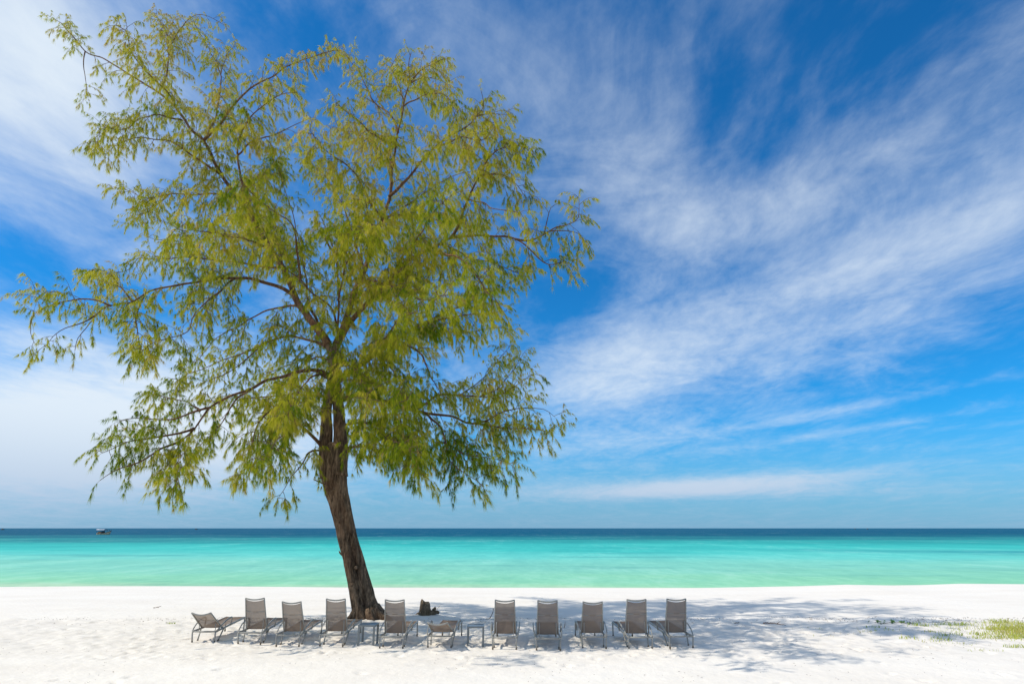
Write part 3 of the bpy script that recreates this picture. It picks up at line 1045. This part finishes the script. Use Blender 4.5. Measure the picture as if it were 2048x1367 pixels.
knot(690, 1075, TREE_Y - 0.36, 0.055)
knot(712, 1134, TREE_Y - 0.34, 0.06)
knot(705, 1168, TREE_Y - 0.34, 0.07)
knot(679, 1044, TREE_Y - 0.40, 0.045)
for pts in ([(654, 992), (658, 984), (671, 976)], [(656, 972), (641, 964), (627, 958)], [(684, 1109), (680, 1105), (678, 1101)], [(679, 991), (681, 987), (683, 986)]):
    mb = MB()
    yy = TREE_Y - 0.52
    mb.tube([at(px, py, yy - 0.04 * i) - TO for i, (px, py) in enumerate(pts)], [0.028, 0.022, 0.012], 6)
    mb.build('dead_twig', M_TWIG, tree)


# ------------------------------------------------------------------ sun loungers
def arc(pts, n=5):
    return [Vector(p) for p in catmull([list(p) for p in pts], 0.06)]


HX = 0.285     # half spacing of the legs
BX = 0.222     # half width of the backrest


def make_lounger(recline):
    """origin on the sand midway between the rear legs; +Y runs to the foot end"""
    root = empty('sun_lounger')
    # base: rear bar and arms are one bent bar
    f = MB()
    for s in (-1, 1):
        f.tube([(s * (HX - 0.06), 0, .235), (s * (HX - 0.015), 0.005, .237), (s * (HX + 0.005), 0.03, .245), (s * (HX + .02), .12, .30),
                (s * (HX + .035), .27, .375), (s * (HX + .042), .46, .438), (s * (HX + .044), .62, .466), (s * (HX + .044), .72, .468),
                (s * (HX + .044), .752, .455), (s * (HX + .042), .758, .42), (s * (HX + .03), .72, .27)], 0.02, 8, True, (.034, .024))
    f.tube([(-HX + .055, 0, .235), (HX - .055, 0, .235)], .02, 8, True, (.030, .034))
    f.build('arm_frame', M_FRAME, root)
    r = MB()
    for s in (-1, 1):
        r.tube([(s * (HX - .015), .02, .232), (s * (HX - .02), .30, .245), (s * (HX - .03), .75, .268), (s * (HX - .035), 1.30, .300), (s * (HX - .035), 1.80, .326)], .02, 8, True, (.028, .045))
    r.tube([(-HX + .04, 1.805, .326), (HX - .04, 1.805, .326)], .016, 8)
    r.tube([(-HX + .03, .62, .250), (HX - .03, .62, .250)], .013, 8)
    r.tube([(-HX + .03, .17, .215), (HX - .03, .17, .215)], .011, 8)
    r.build('side_rails', M_FRAME, root)
    for s in (-1, 1):
        for q in (((s * (HX - .01), .0, .225), (s * (HX - .022), .03, -.03)),
                  ((s * (HX - .005), .46, .262), (s * (HX - .045), .24, -.03)),
                  ((s * (HX - .04), 1.78, .318), (s * (HX - .04), 1.80, -.03))):
            g = MB()
            g.tube(q, .016, 8, True, (.030, .026))
            leg = g.build('leg', M_FRAME, root)
            c = MB()
            e = Vector(q[1]); dv = (Vector(q[0]) - e).normalized()
            c.tube([e + dv * .02, e + dv * .06], .02, 8, True, (.036, .032))
            c.build('foot_cap', M_RUBBER, leg)
    # seat sling with a sag
    st = MB()
    nu, nv = 10, 14
    vs = []
    for j in range(nv + 1):
        t = j / nv
        y = .37 + t * 1.44
        z = .262 + t * .070
        for i in range(nu + 1):
            u = i / nu * 2 - 1
            sag = .030 * (1 - u * u) * (0.3 + 0.7 * math.sin(math.pi * min(1, t * 1.02)) ** .5)
            vs.append((u * (HX - .045), y, z - sag + .012))
    fs = [(j * (nu + 1) + i, j * (nu + 1) + i + 1, (j + 1) * (nu + 1) + i + 1, (j + 1) * (nu + 1) + i) for j in range(nv) for i in range(nu)]
    # hem folded over the foot bar
    b = len(vs)
    for i in range(nu + 1):
        u = i / nu * 2 - 1
        vs.append((u * (HX - .045), 1.826, .285 - .01 * (1 - u * u)))
    fs += [(nv * (nu + 1) + i, nv * (nu + 1) + i + 1, b + i + 1, b + i) for i in range(nu)]
    st.add(vs, fs)
    st.build('seat_sling', M_SLING, root)
    # backrest, built upright from its hinge then leaned back
    th = R(recline)              # angle above the horizontal
    hy, hz = .385, .285
    def bk(x, l, n):             # l along the back, n out of its rear side
        return Vector((x, hy - l * math.cos(th) - n * math.sin(th), hz + l * math.sin(th) - n * math.cos(th)))
    LB = .765
    fr = MB()
    for s in (-1, 1):
        fr.tube([bk(s * (BX + .022), -.03, 0), bk(s * (BX + .018), .25, .0), bk(s * (BX + .006), .55, .0), bk(s * BX, LB, 0)], .016, 8, True, (.024, .034))
    ntp = 12
    fr.tube([bk((k / ntp * 2 - 1) * (BX - .008), LB - .008 - .012 * (1 - (k / ntp * 2 - 1) ** 2), .045 * (1 - (k / ntp * 2 - 1) ** 2)) for k in range(ntp + 1)], .014, 8, True, (.034, .020))
    back = fr.build('back_frame', M_FRAME, root)
    cb = MB()
    cb.tube([bk(-BX, .43, .022), bk(BX, .43, .022)], .007, 6)
    cb.build('cross_bar', M_FRAME, back)
    sl = MB()
    vs = []
    nu, nv = 10, 12
    for j in range(nv + 1):
        t = j / nv
        for i in range(nu + 1):
            u = i / nu * 2 - 1
            top = LB - .035 - .040 * (1 - u * u)
            l = -.02 + t * (top + .02)
            hw = BX + .018 * (1 - t)
            vs.append(bk(u * (hw - .004), l, .032 * (1 - u * u) * (0.5 + 0.5 * math.sin(math.pi * t))))
    fs = [(j * (nu + 1) + i, j * (nu + 1) + i + 1, (j + 1) * (nu + 1) + i + 1, (j + 1) * (nu + 1) + i) for j in range(nv) for i in range(nu)]
    sl.add(vs, fs)
    sl.build('back_sling', M_SLING, root)
    # U-shaped prop behind the backrest
    pr = MB()
    a0 = bk(-BX + .03, .26, .03); a1 = bk(BX - .03, .26, .03)
    fy = max(.10, hy - .26 * math.cos(th) - .06 + .05 * math.cos(th))
    pr.tube(arc([a0, (-BX + .025, fy + .02, .27), (-BX + .03, fy, .225), (-BX + .08, fy - .01, .205), (BX - .08, fy - .01, .205), (BX - .03, fy, .225), (BX - .025, fy + .02, .27), a1]), .0085, 6)
    pr.build('back_prop', M_FRAME, root)
    return root


def children(o):
    return [c for c in bpy.data.objects if c.parent == o]


def copy_tree(o, parent=None):
    c = o.copy()
    COL.objects.link(c)
    c.parent = parent
    for ch in children(o):
        copy_tree(ch, c)
    return c


LOUNGERS = [
    # left foot px, right foot px, heading deg (+ turns the foot end left), recline deg, label
    ((382.4, 1285.3), (427.6, 1285.3), 0.0, 31, 'grey sun lounger with half lowered back, leftmost in the row'),
    ((474.2, 1287.8), (520.7, 1288.9), 0.0, 67, 'grey sun lounger with raised back, second from the left end of the row'),
    ((550.9, 1289.8), (598.2, 1290.6), -1.0, 62, 'grey sun lounger, third from left, its back a little lower than both neighbours'),
    ((638.0, 1291.2), (686.0, 1292.2), -1.0, 70, 'grey sun lounger with raised back just left of the leaning tree trunk'),
    ((757.5, 1295.0), (806.3, 1296.1), -3.0, 72, 'grey sun lounger with raised back just right of the tree trunk foot'),
    ((854.0, 1296.1), (903.0, 1296.3), -4.0, 21, 'grey sun lounger with its back folded almost flat below the stump'),
    ((984.2, 1297.8), (1033.6, 1297.8), -1.5, 72, 'grey sun lounger with raised back, fifth from the right end, beside a side table'),
    ((1071.8, 1299.0), (1122.1, 1298.6), -1.0, 73, 'grey sun lounger with raised back, fourth from the right end of the row'),
    ((1164.0, 1296.6), (1214.2, 1296.0), 0.5, 64, 'grey sun lounger with shorter looking back, third from the right end'),
    ((1256.6, 1297.5), (1306.7, 1296.3), 3.5, 74, 'grey sun lounger with raised back, second from the right end'),
    ((1338.6, 1296.5), (1389.4, 1296.1), 4.5, 73, 'grey sun lounger with raised back, rightmost in the row'),
]
protos = {}
for lf, rf, hd, rec, label in LOUNGERS:
    a = ground_at(*lf); b = ground_at(*rf)
    c = (a + b) / 2
    if rec in protos:
        o = copy_tree(protos[rec])
    else:
        o = make_lounger(rec)
        protos[rec] = o
    o.location = (c.x, c.y, sz(c.x, c.y) + 0.012)
    o.rotation_euler = (0, 0, R(hd))
    tag(o, label, 'sun lounger', 'sun loungers in a row under the tree')


# ------------------------------------------------------------------ side tables
def make_table(wx, wy, h):
    root = empty('side_table')
    t = MB()
    t.box((0, 0, h - .012), (wx - .03, wy - .03, .012))
    t.build('table_top', M_TABLE, root, False)
    e = MB()
    for s in (-1, 1):
        e.box((s * (wx / 2 - .014), 0, h - .016), (.028, wy, .034))
        e.box((0, s * (wy / 2 - .014), h - .016), (wx - .0564, .028, .034))
    e.build('apron', M_TABLE, root, False)
    for sx_ in (-1, 1):
        for sy_ in (-1, 1):
            l = MB()
            l.box((sx_ * (wx / 2 - .023), sy_ * (wy / 2 - .023), (h - .034) / 2 - .02), (.042, .042, h - .034 + .04))
            l.build('leg', M_TABLE, root, False)
    return root


for k, (lf, rf, hd, label) in enumerate([
        ((715.5, 1289.5), (747.5, 1290.3), -2.0, 'small grey metal side table in front of the tree trunk'),
        ((933.2, 1290.3), (967.0, 1291.4), 2.0, 'small grey metal side table in the gap right of the folded-flat lounger')]):
    a = ground_at(*lf); b = ground_at(*rf)
    tb = make_table(.40, .44, .43)
    c = (a + b) / 2
    tb.location = (c.x, c.y + .21, sz(c.x, c.y) + 0.005)
    tb.rotation_euler = (0, 0, R(hd))
    tag(tb, label, 'table', 'side tables between the loungers')

# ------------------------------------------------------------------ stump
c = ground_at(851, 1236)
c.z = sz(c.x, c.y)
stump = empty('tree_stump', c)
tag(stump, 'dark weathered tree stump with a broken top rising from the sand', 'stump')
vs, fs = [], []
NS2, NR = 28, 16
for j in range(NR):
    t = j / (NR - 1)
    for k in range(NS2):
        a = 2 * math.pi * k / NS2
        r = (.150 + .13 * math.exp(-t * 4.5)) * (1 - .32 * max(0, (t - .72) / .28) ** 2)
        r *= 1 + .14 * mnoise.noise(Vector((math.cos(a) * 1.6, math.sin(a) * 1.6, t * 2))) + .08 * mnoise.noise(Vector((math.cos(a) * 6, math.sin(a) * 6, t * 3)))
        r *= 1 + math.exp(-t * 5) * .5 * max(0, math.cos(a)) ** 3
        top = .33 + .02 * math.sin(a * 2 + 1) + .05 * max(0, -math.cos(a)) + .03 * mnoise.noise(Vector((math.cos(a) * 2, math.sin(a) * 2, 5))) - .02 * math.cos(a)
        vs.append((math.cos(a) * r - .03 * t, math.sin(a) * r, -.08 + t * (top + .08)))
    if j:
        for k in range(NS2):
            k2 = (k + 1) % NS2
            b = j * NS2
            fs.append((b - NS2 + k, b - NS2 + k2, b + k2, b + k))
vs.append((-.03, 0, .335))
b = (NR - 1) * NS2
fs += [(b + k, b + (k + 1) % NS2, len(vs) - 1) for k in range(NS2)]
mb = MB(); mb.v, mb.f = vs, fs
mb.build('stump_body', M_STUMP, stump)
for pts, rr in (([(.10, -.05, .0), (.22, -.07, .06), (.28, -.08, .15), (.30, -.08, .19)], [.09, .07, .05, .035]),
                ([(.12, -.10, .02), (.28, -.14, .03), (.36, -.15, .06), (.42, -.16, .04)], [.08, .07, .06, .04]),
                ([(-.05, .0, .03), (-.20, -.05, .0), (-.30, -.08, -.05)], [.08, .06, .03])):
    mb = MB()
    cc = catmull([list(p) for p in pts], .04)
    mb.tube([Vector(p) for p in cc], list(np.interp(np.linspace(0, 1, len(cc)), np.linspace(0, 1, len(rr)), rr) * (1 + .15 * rng.normal(0, 1, len(cc)))), 9)
    mb.build('root', M_STUMP, stump)


# ------------------------------------------------------------------ sticks and saplings on the sand
def stick(name, pix, r, label, cat, mat, lift=0.01, forks=()):
    base = ground_at(*pix[0])
    base.z = sz(base.x, base.y)
    pts = []
    for px, py in pix:
        if lift == 'up':
            p = at(px, py, base.y + 0.02)
            p.z -= ground_at(*pix[0]).z - base.z if False else 0
            if (px, py) == pix[0]:
                p = base - Vector((0, 0, .03))
        else:
            p = ground_at(px, py)
            p.z = sz(p.x, p.y) + lift
        pts.append(p - base)
    root = empty(name, base)
    cc = catmull([list(p) for p in pts], .04)
    n = len(cc)
    mb = MB()
    mb.tube([Vector(p) + Vector(rng.normal(0, .006, 3)) for p in cc], [r * (1 - .65 * i / (n - 1)) for i in range(n)], 6)
    mb.build('stem', mat, root)
    for fk in forks:
        i = int(fk[0] * (n - 1))
        p = Vector(cc[i])
        mb = MB()
        mb.tube([p, p + Vector(fk[1]) * .5 + Vector((0, 0, .01)), p + Vector(fk[1])], [r * .6, r * .45, r * .2], 5)
        mb.build('side_twig', mat, root)
    tag(root, label, cat)
    return root


stick('fallen_stick', [(1526, 1246), (1538, 1245), (1552, 1246), (1572, 1249)], .015, 'reddish brown fallen stick lying on the sand right of the loungers', 'stick', M_STICK, .02,
      [(.1, (-.06, -.2, .01)), (.6, (.2, .25, .03))])
stick('dry_twig', [(974, 1236.5), (980, 1234), (984, 1227), (987, 1220), (989, 1213)], .013, 'thin bent dry twig standing left of a raised lounger back', 'twig', M_STICK, 'up',
      [(.5, (.05, .0, .10)), (.8, (-.03, 0, .07))])
stick('dry_twig', [(1127, 1256), (1129, 1249), (1131, 1242)], .011, 'short dry twig sticking up between two loungers right of centre', 'twig', M_STICK, 'up', [(.5, (.04, .0, .04))])
stick('dry_twig', [(866, 1229), (871, 1222), (877, 1213), (887, 1206)], .006, 'thin bare sapling twig growing beside the stump', 'twig', M_TWIG, 'up', [(.4, (-.03, .0, .15)), (.5, (.10, 0, .05))])
stick('dry_twig', [(826, 1234), (823, 1229), (820, 1226)], .006, 'tiny bare twig between the tree trunk and the stump', 'twig', M_TWIG, 'up', [(.4, (-.03, .0, .05))])
stick('fallen_stick', [(308, 1208), (316, 1206.5), (324, 1204)], .012, 'bit of drift wood on the open sand far left', 'stick', M_STICK, .01, [(.5, (.1, -.2, .0))])
stick('fallen_stick', [(1470, 1245), (1480, 1244)], .012, 'small thin stick lying in the tree shade', 'stick', M_STICK, .015)

# ------------------------------------------------------------------ litter on the sand
N = 5200
k1 = N // 2
lx = rng.uniform(-15, 17, N); ly_ = np.empty(N)
ly_[:k1] = 20.9 + rng.normal(0, .35, k1) + 0.5 * np.sin(lx[:k1] * .4)
ly_[k1:] = rng.uniform(12.5, 21.5, N - k1)
lx[-500:] = -4.3 + rng.normal(0, 1.2, 500); ly_[-500:] = 19.9 + rng.normal(0, .9, 500)
cl = vnoise(lx, ly_, .8, 9) + .35 * vnoise(lx, ly_, 2.5, 10)
keep = cl > np.where(np.arange(N) < k1, .55, .70)
keep |= rng.random(N) < .06
lx, ly_ = lx[keep], ly_[keep]
n = len(lx)
lz = sand_z(lx, ly_)
an = rng.uniform(0, math.pi, n)
nr = np.where(ly_ < 19.6, .62, 1.0)
ln_ = rng.uniform(.015, .075, n) * np.where(rng.random(n) < .1, 1.6, 1) * nr
wd_ = rng.uniform(.004, .012, n) * nr
ht = rng.uniform(.003, .013, n) * nr
ux = np.stack([np.cos(an), np.sin(an), rng.normal(0, .15, n)], -1) * (ln_ / 2)[:, None]
vx = np.stack([-np.sin(an), np.cos(an), 0 * an], -1) * wd_[:, None]
cz = np.stack([lx, ly_, lz + .006], -1)
hv = np.stack([0 * an, 0 * an, ht], -1)
V = np.stack([cz - ux - vx * .3, cz - vx, cz + ux, cz + vx, cz + hv], 1).reshape(-1, 3)
base = np.arange(n)[:, None] * 5
F = np.concatenate([base + np.array([a, b_, 4]) for a, b_ in ((0, 1), (1, 2), (2, 3), (3, 0))], 0)
o = np_mesh('beach_litter', V, F, M_DEBRIS)
tag(o, 'dry needles and bits of bark strewn along the drift line', 'litter', kind='stuff')

# ------------------------------------------------------------------ grass
gb_p, gb_t, gb_h = [], [], []
PATCH = [  # px, py, spread m x, spread m y, blades, height, tone
    (2050, 1258, .70, .30, 800, .12, .55), (2025, 1264, .60, .26, 500, .12, .62), (2046, 1274, .55, .25, 420, .12, .5), (2010, 1247, .55, .14, 260, .12, .45),
    (1938, 1250, .35, .08, 36, .12, .35), (1915, 1248, .45, .08, 54, .11, .3), (1890, 1249, .25, .06, 40, .10, .35), (1850, 1251, .30, .07, 42, .11, .25),
    (1840, 1250, .2, .05, 24, .11, .25), (1918, 1255, .30, .07, 33, .11, .35), (1865, 1262, .2, .05, 20, .08, .6), (1740, 1257, .30, .06, 34, .08, .35),
    (1735, 1263, .3, .06, 20, .07, .6), (1812, 1275, .20, .05, 34, .09, .35), (1880, 1278, .30, .06, 44, .09, .3), (1892, 1272, .20, .06, 30, .09, .35),
    (1918, 1269, .22, .06, 34, .09, .3), (1965, 1266, .4, .08, 70, .11, .4), (1985, 1275, .4, .09, 70, .10, .45), (1950, 1276, .3, .07, 34, .08, .4),
    (1970, 1301, .4, .06, 24, .07, .4), (2035, 1294, .25, .06, 60, .09, .3), (1870, 1283, .3, .05, 20, .07, .5), (1710, 1266, .4, .06, 20, .06, .8),
    (1655, 1272, .4, .06, 16, .05, .9), (1620, 1257, .4, .06, 14, .05, .9), (1780, 1262, .4, .07, 20, .07, .5), (1930, 1288, .5, .08, 20, .06, .5),
    (2000, 1258, .35, .10, 90, .10, .5), (1900, 1262, .8, .25, 50, .07, .4), (344, 1248, .12, .04, 26, .08, .25),
]
for px, py, sx_, sy_, cnt, hh, tone in PATCH:
    g = ground_at(px, py)
    gb_p.append(np.stack([g.x + rng.normal(0, sx_ * .6, cnt), g.y + rng.normal(0, sy_ * 1.1, cnt)], -1))
    gb_t.append(np.clip(rng.normal(tone, .18, cnt), 0, 1))
    gb_h.append(hh * rng.uniform(.4, 1.25, cnt))
gp = np.concatenate(gb_p); gt = np.concatenate(gb_t); gh = np.concatenate(gb_h)
n = len(gp)
gz = sand_z(gp[:, 0], gp[:, 1]) - .01
B0 = np.stack([gp[:, 0], gp[:, 1], gz], -1)
lean = rng.normal(0, .55, (n, 2)) + np.array([.15, 0])
a = rng.uniform(0, math.pi, n)
wv = np.stack([np.cos(a), np.sin(a), 0 * a], -1) * rng.uniform(.004, .009, n)[:, None]
mid = B0 + np.stack([lean[:, 0] * .35, lean[:, 1] * .35, np.full(n, .7)], -1) * gh[:, None]
tip = B0 + np.stack([lean[:, 0], lean[:, 1], np.full(n, .95)], -1) * gh[:, None]
V = np.stack([B0 - wv, B0 + wv, mid + wv * .7, mid - wv * .7, tip], 1).reshape(-1, 3)
i0 = np.arange(n)[:, None] * 5
F = np.concatenate([i0 + np.array([0, 1, 2]), i0 + np.array([0, 2, 3]), i0 + np.array([3, 2, 4])], 0)
o = np_mesh('beach_grass', V, F, M_GRASS, attrs={'tint': np.repeat(gt, 5)})
tag(o, 'sparse yellow green grass tufts growing in the sand at the right', 'grass', kind='stuff')

# creeping vine with round leaves at the edge of the tree's shade
c = ground_at(1790, 1246)
c.z = sz(c.x, c.y)
vine = empty('creeping_vine', c)
tag(vine, 'low creeping vine with dark green round leaves left of the grass', 'plant')
mb = MB()
runner = catmull([[-.55, .05, .02], [-.25, -.04, .03], [.05, .05, .025], [.35, -.03, .03], [.6, .06, .02]], .05)
for q in runner:
    q[2] = sz(c.x + q[0], c.y + q[1]) - c.z + .02
mb.tube([Vector(q) for q in runner], .006, 5)
mb.build('stem', M_TWIG, vine)
leaf = MB()
ring = [(math.cos(2 * math.pi * k / 9) * .045, math.sin(2 * math.pi * k / 9) * .040, .012 * math.cos(4 * math.pi * k / 9)) for k in range(9)]
leaf.add([(0, 0, -.004)] + ring, [(0, 1 + k, 1 + (k + 1) % 9) for k in range(9)])
proto = leaf.build('leaf', M_VINE, vine)
for k in range(30):
    lo = proto if k == 0 else proto.copy()
    if k:
        COL.objects.link(lo)
        lo.parent = vine
    q = runner[int(rng.uniform(0, len(runner) - 1))]
    x_, y_ = q[0] + rng.normal(0, .08), q[1] + rng.normal(0, .13)
    lo.location = (x_, y_, sz(c.x + x_, c.y + y_) - c.z + rng.uniform(.02, .07))
    lo.rotation_euler = (rng.normal(0.4, .4), rng.normal(0, .4), rng.uniform(0, 6.3))
    s_ = rng.uniform(.5, 1.0)
    lo.scale = (s_, s_, s_)

# ------------------------------------------------------------------ boats
M_HULL = mat_plain('varnished_hull', (0.60, 0.45, 0.27), 0.6, 0.3, 0, 0.2, .5)
M_HULLG = mat_plain('green_hull_strake', (0.055, 0.065, 0.030), 0.6, 0.3, 0, 0.2, .5)
M_WHITE = mat_plain('white_canopy', (0.80, 0.79, 0.80), 0.6, 0.3, 0, 0.05, .5)
M_DARK = mat_plain('dark_boat_paint', (0.020, 0.035, 0.060), 0.6, 0.3, 0, 0.2, .5)
M_CABIN = mat_plain('brown_cabin', (0.36, 0.23, 0.15), 0.7, 0.3, 0, 0.2, .5)


def hull_mesh(L, Bm, free, rise, keel=.45):
    """lofted hull from stern (x=0) to bow (x=L)"""
    mb = MB()
    n = 22
    rows = []
    for i in range(n + 1):
        t = i / n
        half = Bm / 2 * (0.80 + 0.20 * min(1, t * 3)) * (1 - max(0, (t - .5) / .5) ** 2.4)
        half = max(half, .03)
        sheer = free + rise * max(0, (t - .40) / .60) ** 2.0 + .12 * (1 - t) ** 3
        bot = -keel + (keel * .9 + sheer * .6) * max(0, (t - .80) / .20) ** 2
        rows.append([(L * t, -half, sheer), (L * t, -half * .88, sheer * .35 + bot * .3), (L * t, -half * .3, bot), (L * t, half * .3, bot),
                     (L * t, half * .88, sheer * .35 + bot * .3), (L * t, half, sheer), (L * t, half * .90, sheer - .10), (L * t, -half * .90, sheer - .10)])
    k = 8
    vs = [p for r in rows for p in r]
    fs = [(i * k + j, i * k + (j + 1) % k, (i + 1) * k + (j + 1) % k, (i + 1) * k + j) for i in range(n) for j in range(k)]
    fs += [tuple(range(k))[::-1], tuple(n * k + j for j in range(k))]
    return mb.add(vs, fs)


bw = at(196, 1066, 392.0)
boat = empty('tour_boat', (bw.x, 392.0, SEA_Z), R(-18))
tag(boat, 'wooden boat with white canopy roof and raised bow on the far water', 'boat')
hull_mesh(9.6, 2.6, .75, 1.30).build('hull', M_HULL, boat)
mb = MB()
for s in (-1, 1):
    mb.tube([(9.6 * t, s * (1.32 * (0.80 + 0.20 * min(1, t * 3)) * (1 - max(0, (t - .5) / .5) ** 2.4) + .01), .75 + 1.30 * max(0, (t - .40) / .60) ** 2 + .12 * (1 - t) ** 3 - .04) for t in np.linspace(.02, .98, 16)], .09, 6)
mb.build('gunwale', M_HULLG, boat)
mb = MB()
mb.tube([(9.2, 0, 1.75), (9.6, 0, 2.05), (9.95, 0, 2.40)], [.28, .26, .20], 8)
mb.build('bow_post', M_DARK, boat)
mb = MB()
vs, fs = [], []
for i, x_ in enumerate(np.linspace(-.5, 5.6, 9)):
    for j, u in enumerate(np.linspace(-1, 1, 7)):
        vs.append((x_, u * 1.35, 2.75 + .22 * (1 - u * u) + (.12 if i in (0,) else 0)))
for i in range(8):
    for j in range(6):
        fs.append((i * 7 + j, (i + 1) * 7 + j, (i + 1) * 7 + j + 1, i * 7 + j + 1))
mb.add(vs, fs)
mb.add([(v[0], v[1], v[2] - .12) for v in vs], [f_[::-1] for f_ in fs])
for i in range(8):
    for e in (0, 6):
        a_, b_ = i * 7 + e, (i + 1) * 7 + e
        mb.f.append((a_, b_, b_ + 63, a_ + 63))
mb.build('canopy', M_WHITE, boat)
mb = MB()
mb.box((6.6, 0, 2.62), (2.2, 2.3, .12))
mb.build('front_awning', M_DARK, boat, False)
for x_ in (0.1, 1.9, 3.6, 5.4, 7.5):
    for s in (-1, 1):
        mb = MB()
        mb.tube([(x_, s * (1.12 if x_ < 7 else .72), .7), (x_, s * (1.12 if x_ < 7 else .8), 2.66)], .06, 6)
        mb.build('canopy_post', M_DARK, boat)
for x_, hh_ in ((.9, 1.2), (2.3, 1.1), (3.9, 1.5)):
    mb = MB()
    mb.box((x_, 0, .55 + hh_ / 2), (.75, 1.7, hh_))
    mb.build('cabin_box', M_CABIN if x_ < 3 else M_DARK, boat, False)

for px, Y, sc, label in ((3, 1500.0, 1.0, 'tiny dark boat on the horizon at the far left edge'), (390, 1700.0, 1.0, 'tiny dark boat on the horizon left of the tree trunk'),
                         (1708, 2600.0, 1.0, 'left one of two tiny boats on the horizon at the right'), (1733, 2400.0, 1.0, 'right one of two tiny boats on the horizon at the right')):
    b = at(px, 1054, Y)
    fb = empty('fishing_boat', (b.x, Y, SEA_Z), R(10))
    hull_mesh(7.0, 2.4, .9, 1.1).build('hull', M_DARK, fb)
    mb = MB()
    mb.box((2.6, 0, 1.75), (2.4, 1.7, 1.9)); mb.box((2.6, 0, 2.8), (3.0, 2.0, .18))
    mb.build('cabin', M_CABIN, fb, False)
    mb = MB()
    mb.tube([(4.6, 0, .8), (4.6, 0, 4.2)], .07, 6)
    mb.build('mast', M_DARK, fb)
    tag(fb, label, 'boat', 'far boats on the horizon')
